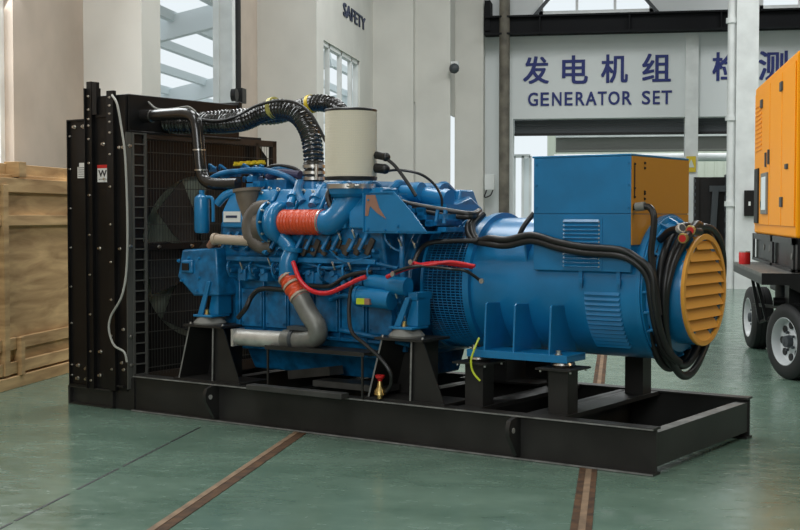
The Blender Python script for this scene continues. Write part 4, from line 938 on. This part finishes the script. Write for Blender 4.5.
# ================================================================== loose power cables (top level things)
def gw(p):     # genset local -> world
    c, s = cos(-0.44488), sin(-0.44488); return (0.194+p[0]*c-p[1]*s, 7.201+p[0]*s+p[1]*c, p[2])
def cable(pts, r, label, mat_=RUBB, group=None):
    m = MB(); m.tube([gw(p) for p in pts], r, 12, 8); return tag(m.build('power_cable', mat_), label, 'cable', group or 'power cables draped over the alternator')
cr = .0185
for k, (lab) in enumerate(('upper black power cable of the pair running along the alternator to the engine top', 'lower black power cable of the pair running along the alternator to the engine top')):
    d = k*.026; e = k*.03
    cable([((-1.988, 0.22, 1.574)[0], .25-e, (-1.988, 0.22, 1.574)[2]+.0-d*.3), (*(-1.829, 0.22, 1.527)[:2], (-1.829, 0.22, 1.527)[2]-d*.4), (*(-1.655, 0.25, 1.495)[:2], (-1.655, 0.25, 1.495)[2]-d), (*(-1.498, 0.3, 1.469)[:2], (-1.498, 0.3, 1.469)[2]-d),
           (*(-1.395, 0.34, 1.456)[:2], (-1.395, 0.34, 1.456)[2]-d*.6), (*(-1.442, 0.5, 1.476)[:2], (-1.442, 0.5, 1.476)[2]-d)], cr, lab)
for k, lab in enumerate(('outer black power cable of the looped pair draped across the blue terminal box', 'inner black power cable of the looped pair draped across the blue terminal box')):
    d = k*.036
    pts = [(-1.405, 0.44, 1.456), (-1.422, 0.335, 1.38), (-1.363, 0.3, 1.293), (-1.232, 0.29, 1.269), (-1.115, 0.3, 1.261), (-0.938, 0.3, 1.291), (-0.746, 0.275, 1.252), (-0.566, 0.275, 1.225), (-0.341, 0.28, 1.211), (-0.237, 0.3, 1.16), (-0.182, 0.32, 1.08), (-0.167, 0.33, 0.958), (-0.157, 0.38, 0.792), (-0.141, 0.46, 0.658), (-0.108, 0.56, 0.58)]
    pts = [(p[0]+(d*.9 if i < 3 or i > 9 else 0), p[1]-(.02*k if i > 9 else 0), p[2]+(d if 2 < i < 11 else 0)) for i, p in enumerate(pts)]
    cable(pts, cr+.003, lab)
cable([(-1.064, 0.36, 1.32), (-1.035, 0.37, 1.382), (-0.981, 0.4, 1.462)], .016, 'short black cable rising behind the left edge of terminal box')
c_ = empty('plug_cable', gw((-0.279, 0.36, 1.497))); tag(c_, 'black cable with pale plug hanging from the terminal box edge', 'cable')
o_ = Vector(gw((-0.279, 0.36, 1.497)))
m = MB(); m.tube([Vector(gw(p))-o_ for p in ((-0.242, 0.36, 1.502), (-0.191, 0.36, 1.491), (-0.157, 0.34, 1.438), (-0.158, 0.33, 1.335), (-0.169, 0.33, 1.219), (-0.143, 0.33, 1.046), (-0.121, 0.34, 0.872))], .02, 10); m.build('cable_sheath', RUBB, c_)
m = MB(); m.cyl((0, 0, 0), Vector(gw((-0.223, 0.36, 1.502)))-o_, .026); m.build('plug', GREYR, c_)
m = MB(); m.cyl(Vector(gw((-0.322, 0.37, 1.497)))-o_, (0, 0, 0), .02); m.build('plug_gland', BLACKM, c_)
# hanging coils over the drive-end drum
def coil(x, r, zc, tilt, sag, rad, lab, ph=0., dy=0., x2=0.):
    pts = []
    for k in range(25):
        t = 2*pi*k/24+ph
        yy = AY+dy+r*cos(t); zz = zc+(r+sag*(sin(t) < 0)*abs(sin(t)))*sin(t); pts.append((x+tilt*sin(t+.4)+x2*cos(t), yy, zz))
    return cable(pts, rad, lab)
coil(-.25, .385, 1.0, -.02, .10, .024, 'leftmost loop of thick black cable hung round the alternator end drum')
coil(-.2, .38, 1.0, -.015, .09, .024, 'second loop from the left of thick black cable round the end drum', .2)
coil(-.15, .375, 1.01, .0, .10, .024, 'middle loop of thick black cable round the alternator end drum', .5)
coil(-.105, .38, 1.0, .03, .15, .022, 'fourth loop of thick black cable, sagging lowest below the end drum', .9)
coil(-.08, .37, 1.01, .06, .16, .02, 'rightmost loop of thick black cable, close behind the orange grille', 1.3)
# cable ends with red lugs on top
for i, (p0, p1, cm, lab) in enumerate((((-0.189, 0.5, 1.303), (-0.031, 0.42, 1.369), SREDM, 'black cable end with dark cap, left of the three on top of coil'), ((-0.023, 0.7, 1.391), (0.024, 0.45, 1.363), SREDM, 'black cable end with red cap, upper right of three on coil'), ((0.018, 0.6, 1.35), (0.019, 0.36, 1.319), SREDM, 'black cable end with largest red cap, lowest of three on coil'))):
    a = Vector(gw(p0)); b = Vector(gw(p1)); r = empty('cable_end', a); tag(r, lab, 'cable', 'capped cable ends on top of the cable coil')
    m = MB(); m.tube([(0, 0, 0), (b-a)*.5+Vector((0, 0, .02)), b-a], .022, 12); m.build('cable_sheath', RUBB, r)
    d = (b-a).normalized(); m = MB(); m.lathe(b-a, d, [(-.01, .026), (.02, .03), (.022, .028)], 16); m.build('cap_rim', BRASS if i else DSTEEL, r)
    m = MB(); m.lathe(b-a+d*.015, d, [(0, .022), (.01, .021)], 16); m.build('cap_face', cm if i else GREY, r)

# ================================================================== trailer and orange generator at right
ZD = .95
T = empty('trailer', (1.24, 11.4, 0)); tag(T, 'dark two axle trailer carrying the orange generator at the right edge', 'trailer')
m = MB(); m.box(-.03, 2.1, -.0, 2.75, ZD-.03, ZD); m.build('deck_plate', DECK, T, smooth=False)
m = MB(); m.box(-.03, .0, 0, 2.75, ZD-.1, ZD-.03); m.box(-.03, .2, -.012, 0, ZD-.1, ZD); m.prism([(.2, ZD), (.2, ZD-.12), (.55, ZD-.3), (2.1, ZD-.3), (2.1, ZD)], 'y', -.012, .02); m.box(.35, .45, 0, 2.75, ZD-.28, ZD-.03); m.box(1.6, 1.7, 0, 2.75, ZD-.28, ZD-.03); m.build('chassis_frame', BLACK, T, smooth=False)
m = MB(); m.bar((.05, 1.2, ZD-.1), (.15, 1.2, .45), .03); m.bar((.05, 1.6, ZD-.1), (.13, 1.6, .4), .03); m.bar((.15, 1.2, .45), (.6, .9, ZD-.2), .025); m.bar((.4, .6, .6), (.1, 1.9, .55), .03); m.bar((.13, 1.6, .4), (.6, .4, ZD-.2), .025); m.cyl((.3, 1.0, .62), (.3, 1.0, .8), .1); m.box(.25, .6, .4, .7, .6, .82); m.cyl((.15, .7, .66), (.3, .7, .66), .04); m.build('steering_linkage', BLACK, T)
m = MB(); m.box(.42, .5, -.02, -.012, ZD-.17, ZD-.11); m.build('reflector', AMBER, T, smooth=False)
m = MB(); m.cyl((.2, .35, .33), (1.9, .35, .33), .04); m.cyl((.2, 3.1, .33), (1.9, 3.1, .33), .04); m.build('axle', BLACK, T)
def wheel(loc, rz, rt, parent):
    w = empty('wheel', loc, rz, parent)
    m = MB(); m.lathe((0, 0, 0), (-1, 0, 0), [(-.11, rt*.62), (-.115, rt*.8), (-.1, rt*.95), (-.08, rt), (-.03, rt), (-.028, rt-.008), (-.02, rt-.008), (-.018, rt), (.018, rt), (.02, rt-.008), (.028, rt-.008), (.03, rt), (.08, rt), (.1, rt*.95), (.115, rt*.8), (.11, rt*.64), (.09, rt*.62)], 48, cap=False)
    m.build('tyre', TIRE, w)
    m = MB(); m.lathe((0, 0, 0), (-1, 0, 0), [(.105, rt*.66), (.11, rt*.62), (.09, rt*.58), (.04, rt*.54), (.03, rt*.3), (.05, rt*.2), (.05, .001)], 36, cap=False); m.lathe((0, 0, 0), (-1, 0, 0), [(-.1, rt*.62), (.09, rt*.6)], 36, cap=False); m.lathe((0, 0, 0), (-1, 0, 0), [(-.1, .01), (-.1, rt*.62)], 36, cap=False)
    m.mi = 1
    for k in range(8):
        t = 2*pi*k/8; m.cyl((-.034, rt*.42*cos(t), rt*.42*sin(t)), (-.045, rt*.42*cos(t), rt*.42*sin(t)), rt*.1, seg=10)
    m.build('rim', [RIM, BLACKM], w)
    m = MB(); m.lathe((0, 0, 0), (-1, 0, 0), [(.03, rt*.18), (.1, rt*.15), (.105, .001)], 16, cap=False)
    for k in range(5): t = 2*pi*k/5; m.cyl((-.05, rt*.24*cos(t), rt*.24*sin(t)), (-.075, rt*.24*cos(t), rt*.24*sin(t)), .013, seg=6)
    m.build('hub', GREY, w)
    return w
wheel((.3, .35, .335), radians(24), .335, T)
wheel((.26, 3.05, .335), radians(6), .335, T)
wheel((1.7, .35, .335), radians(180), .335, T); wheel((1.7, 3.05, .335), radians(180), .335, T)
# orange enclosure
EX = 1.5; ey0, ey1 = 11.481, 14.923; ez0, ez1 = 1.248, 2.86
E_ = empty('orange_generator', (EX, ey0, ZD)); tag(E_, 'orange enclosed generator on a black base mounted on the trailer at right', 'generator')
Ly = ey1-ey0
m = MB(); m.box(.0, 1.4, 0, Ly, ez0-ZD, ez1-ZD); en = m.build('enclosure', ORANGEC, E_, smooth=False, bevel=.02)
def pl(y0, y1, z0, z1, d=.012, nm='door_panel', mt=ORANGEC): return MB().box(-d, 0, y0, y1, z0-ZD, z1-ZD).build(nm, mt, E_, smooth=False, bevel=.004)
fy = lambda p: 0
ys = [11.545, 12.446, 13.416, 14.869]
pl(ys[1]-ey0+.02, ys[2]-ey0-.02, ez0+.1, ez1-.08); pl(ys[2]-ey0+.02, ys[3]-ey0-.03, ez0+.1, ez1-.08); pl(.05, ys[1]-ey0-.02, ez0+.1, ez1-.08)
pl(13.504-ey0, 14.056-ey0, 1.46, 1.886, .03, 'window_frame', GREYR); pl(13.593-ey0, 13.961-ey0, 1.502, 1.844, .034, 'control_window', PALEB)
pl(14.35-ey0, 14.709-ey0, 1.362, 1.955, .03, 'cable_slot', BLACKM)
for (p, y0_, y1_) in ((769, 157, 145), (774, 155, 143)): pl(13.416-ey0+(774-p)*.05, 13.416-ey0+(774-p)*.05+.05, 1.45+(210-y0_)*.0093, 1.45+(214-y1_)*.0093, .03, 'door_handle', GREY)
pl(11.943-ey0, 12.083-ey0, 1.865, 1.91, .03, 'lock', GREY)
for (a, b, c, d) in ((12.298, 12.446, 1.524, 1.617), (13.961, 14.104, 1.524, 1.598), (12.371, 12.521, 2.604, 2.689), (14.056, 14.202, 2.584, 2.67)): pl(a-ey0, b-ey0, c, d, .03, 'hinge', GREY)
m = MB()
for i in range(11): z = 2.142+i*.048-ZD; m.box(-.02, -.005, 14.153-ey0, 14.762-ey0, z, z+.02)
m.build('vent_louvres', ORANGEC, E_, smooth=False)
m = MB(); m.box(.02, 1.38, .02, Ly-.02, .03, ez0-ZD); m.box(-.02, .02, 0, Ly, 0, .03); m.box(-.02, .0, .0, .12, 0, ez0-ZD); m.box(-.02, 0, Ly-.1, Ly, 0, ez0-ZD); m.box(-.02, 0, Ly*.45, Ly*.5, 0, ez0-ZD); m.box(-.02, .0, 0, Ly, ez0-ZD-.06, ez0-ZD)
m.mi = 1; m.cyl((-.021, .06, .14), (-.028, .06, .14), .03); m.cyl((.01, Ly*.6, .16), (.018, Ly*.6, .16), .04); m.cyl((.01, Ly*.75, .16), (.018, Ly*.75, .16), .03)
m.build('skid_base', [BLACK, GREYR], E_)
m = MB(); m.lathe((1.3+.1, 14.605, ZD), (0, 0, 1), [(0, .05), (.12, .05)], 20); t = empty('paint_can', (1.265, 13.517, 0.95)); tag(t, 'small red tin can standing on the trailer deck corner', 'can')
MB().lathe((0, 0, 0), (0, 0, 1), [(0, .055), (.01, .058), (.11, .058), (.12, .055)], 20).build('can_body', SREDM, t); MB().lathe((0, 0, .12), (0, 0, 1), [(0, .056), (.012, .056)], 20).build('can_lid', DSTEEL, t)

# ================================================================== light, world, camera
w = bpy.data.worlds.new('World'); sc.world = w; w.use_nodes = True
bg = w.node_tree.nodes['Background']; bg.inputs['Color'].default_value = (.88, .96, 1, 1); bg.inputs['Strength'].default_value = .95
def area(name, loc, tgt, sx, sy, e, col=(1, 1, 1)):
    l = bpy.data.lights.new(name, 'AREA'); l.shape = 'RECTANGLE'; l.size = sx; l.size_y = sy; l.energy = e; l.color = col
    o = bpy.data.objects.new(name, l); C.objects.link(o); o.location = loc; o.rotation_euler = (Vector(tgt)-Vector(loc)).to_track_quat('-Z', 'Y').to_euler(); return o
for (x, y, e) in ((-3.2, 3, 330), (-3.2, 11, 300), (-1.5, 20, 420), (5, 4, 170), (5, 12, 260), (5, 21, 420)):
    area('overhead_fill', (x, y, 8.8), (x, y+.01, 0), 2.2, 5.5, e, (.98, 1, 1))  # added overhead lamps that fill the hall, under a solid ceiling
for (y, e) in ((12, 260),): area('window_daylight', (XW+.1, 11.2, 4.4), (0, 10, 1), 3, 4.5, e, (.93, .98, 1))
area('second_hall_fill', (3, 34, 7), (3, 34, 0), 8, 8, 380)  # added lamp that brightens the second hall
area('front_fill', (-2.5, -4.5, 4.5), (-1.5, 8, 1), 5, 3, 330, (.95, .98, 1))  # added horizontal fill on the generator set, no window stands here
area('warm_fill', (7, 5.5, 4), (-1, 8, 1), 1.2, 1.2, 45, (1, .7, .4))  # added warm fill, tints the right-hand faces orange
HW = mat('hall_grey_wall', (.3, .3, .29), .9)
struct(MB().box(14, 14.3, -6, 28.6, 0, 9).build('wall_right', HW, smooth=False)); struct(MB().box(-6.2, 14, -6.3, -6, 0, 9).build('wall_front', HW, smooth=False))
struct(MB().box(-6.5, 14.3, -6.3, 27.6, 9, 9.2).build('ceiling', HW, smooth=False))
# roof of the hall (out of view), keeps the light coming from the sides
cam = bpy.data.cameras.new('camera'); co = bpy.data.objects.new('camera', cam); C.objects.link(co); sc.camera = co
cam.sensor_width = 36; cam.lens = 57.825; co.location = (0, 0, 1.45); co.rotation_euler = (pi/2-0.03889, 0, 0.16881)
sc.view_settings.view_transform = 'Standard'; sc.view_settings.look = 'None'; sc.view_settings.exposure = 0; sc.view_settings.gamma = 1; sc.view_settings.use_curve_mapping = False
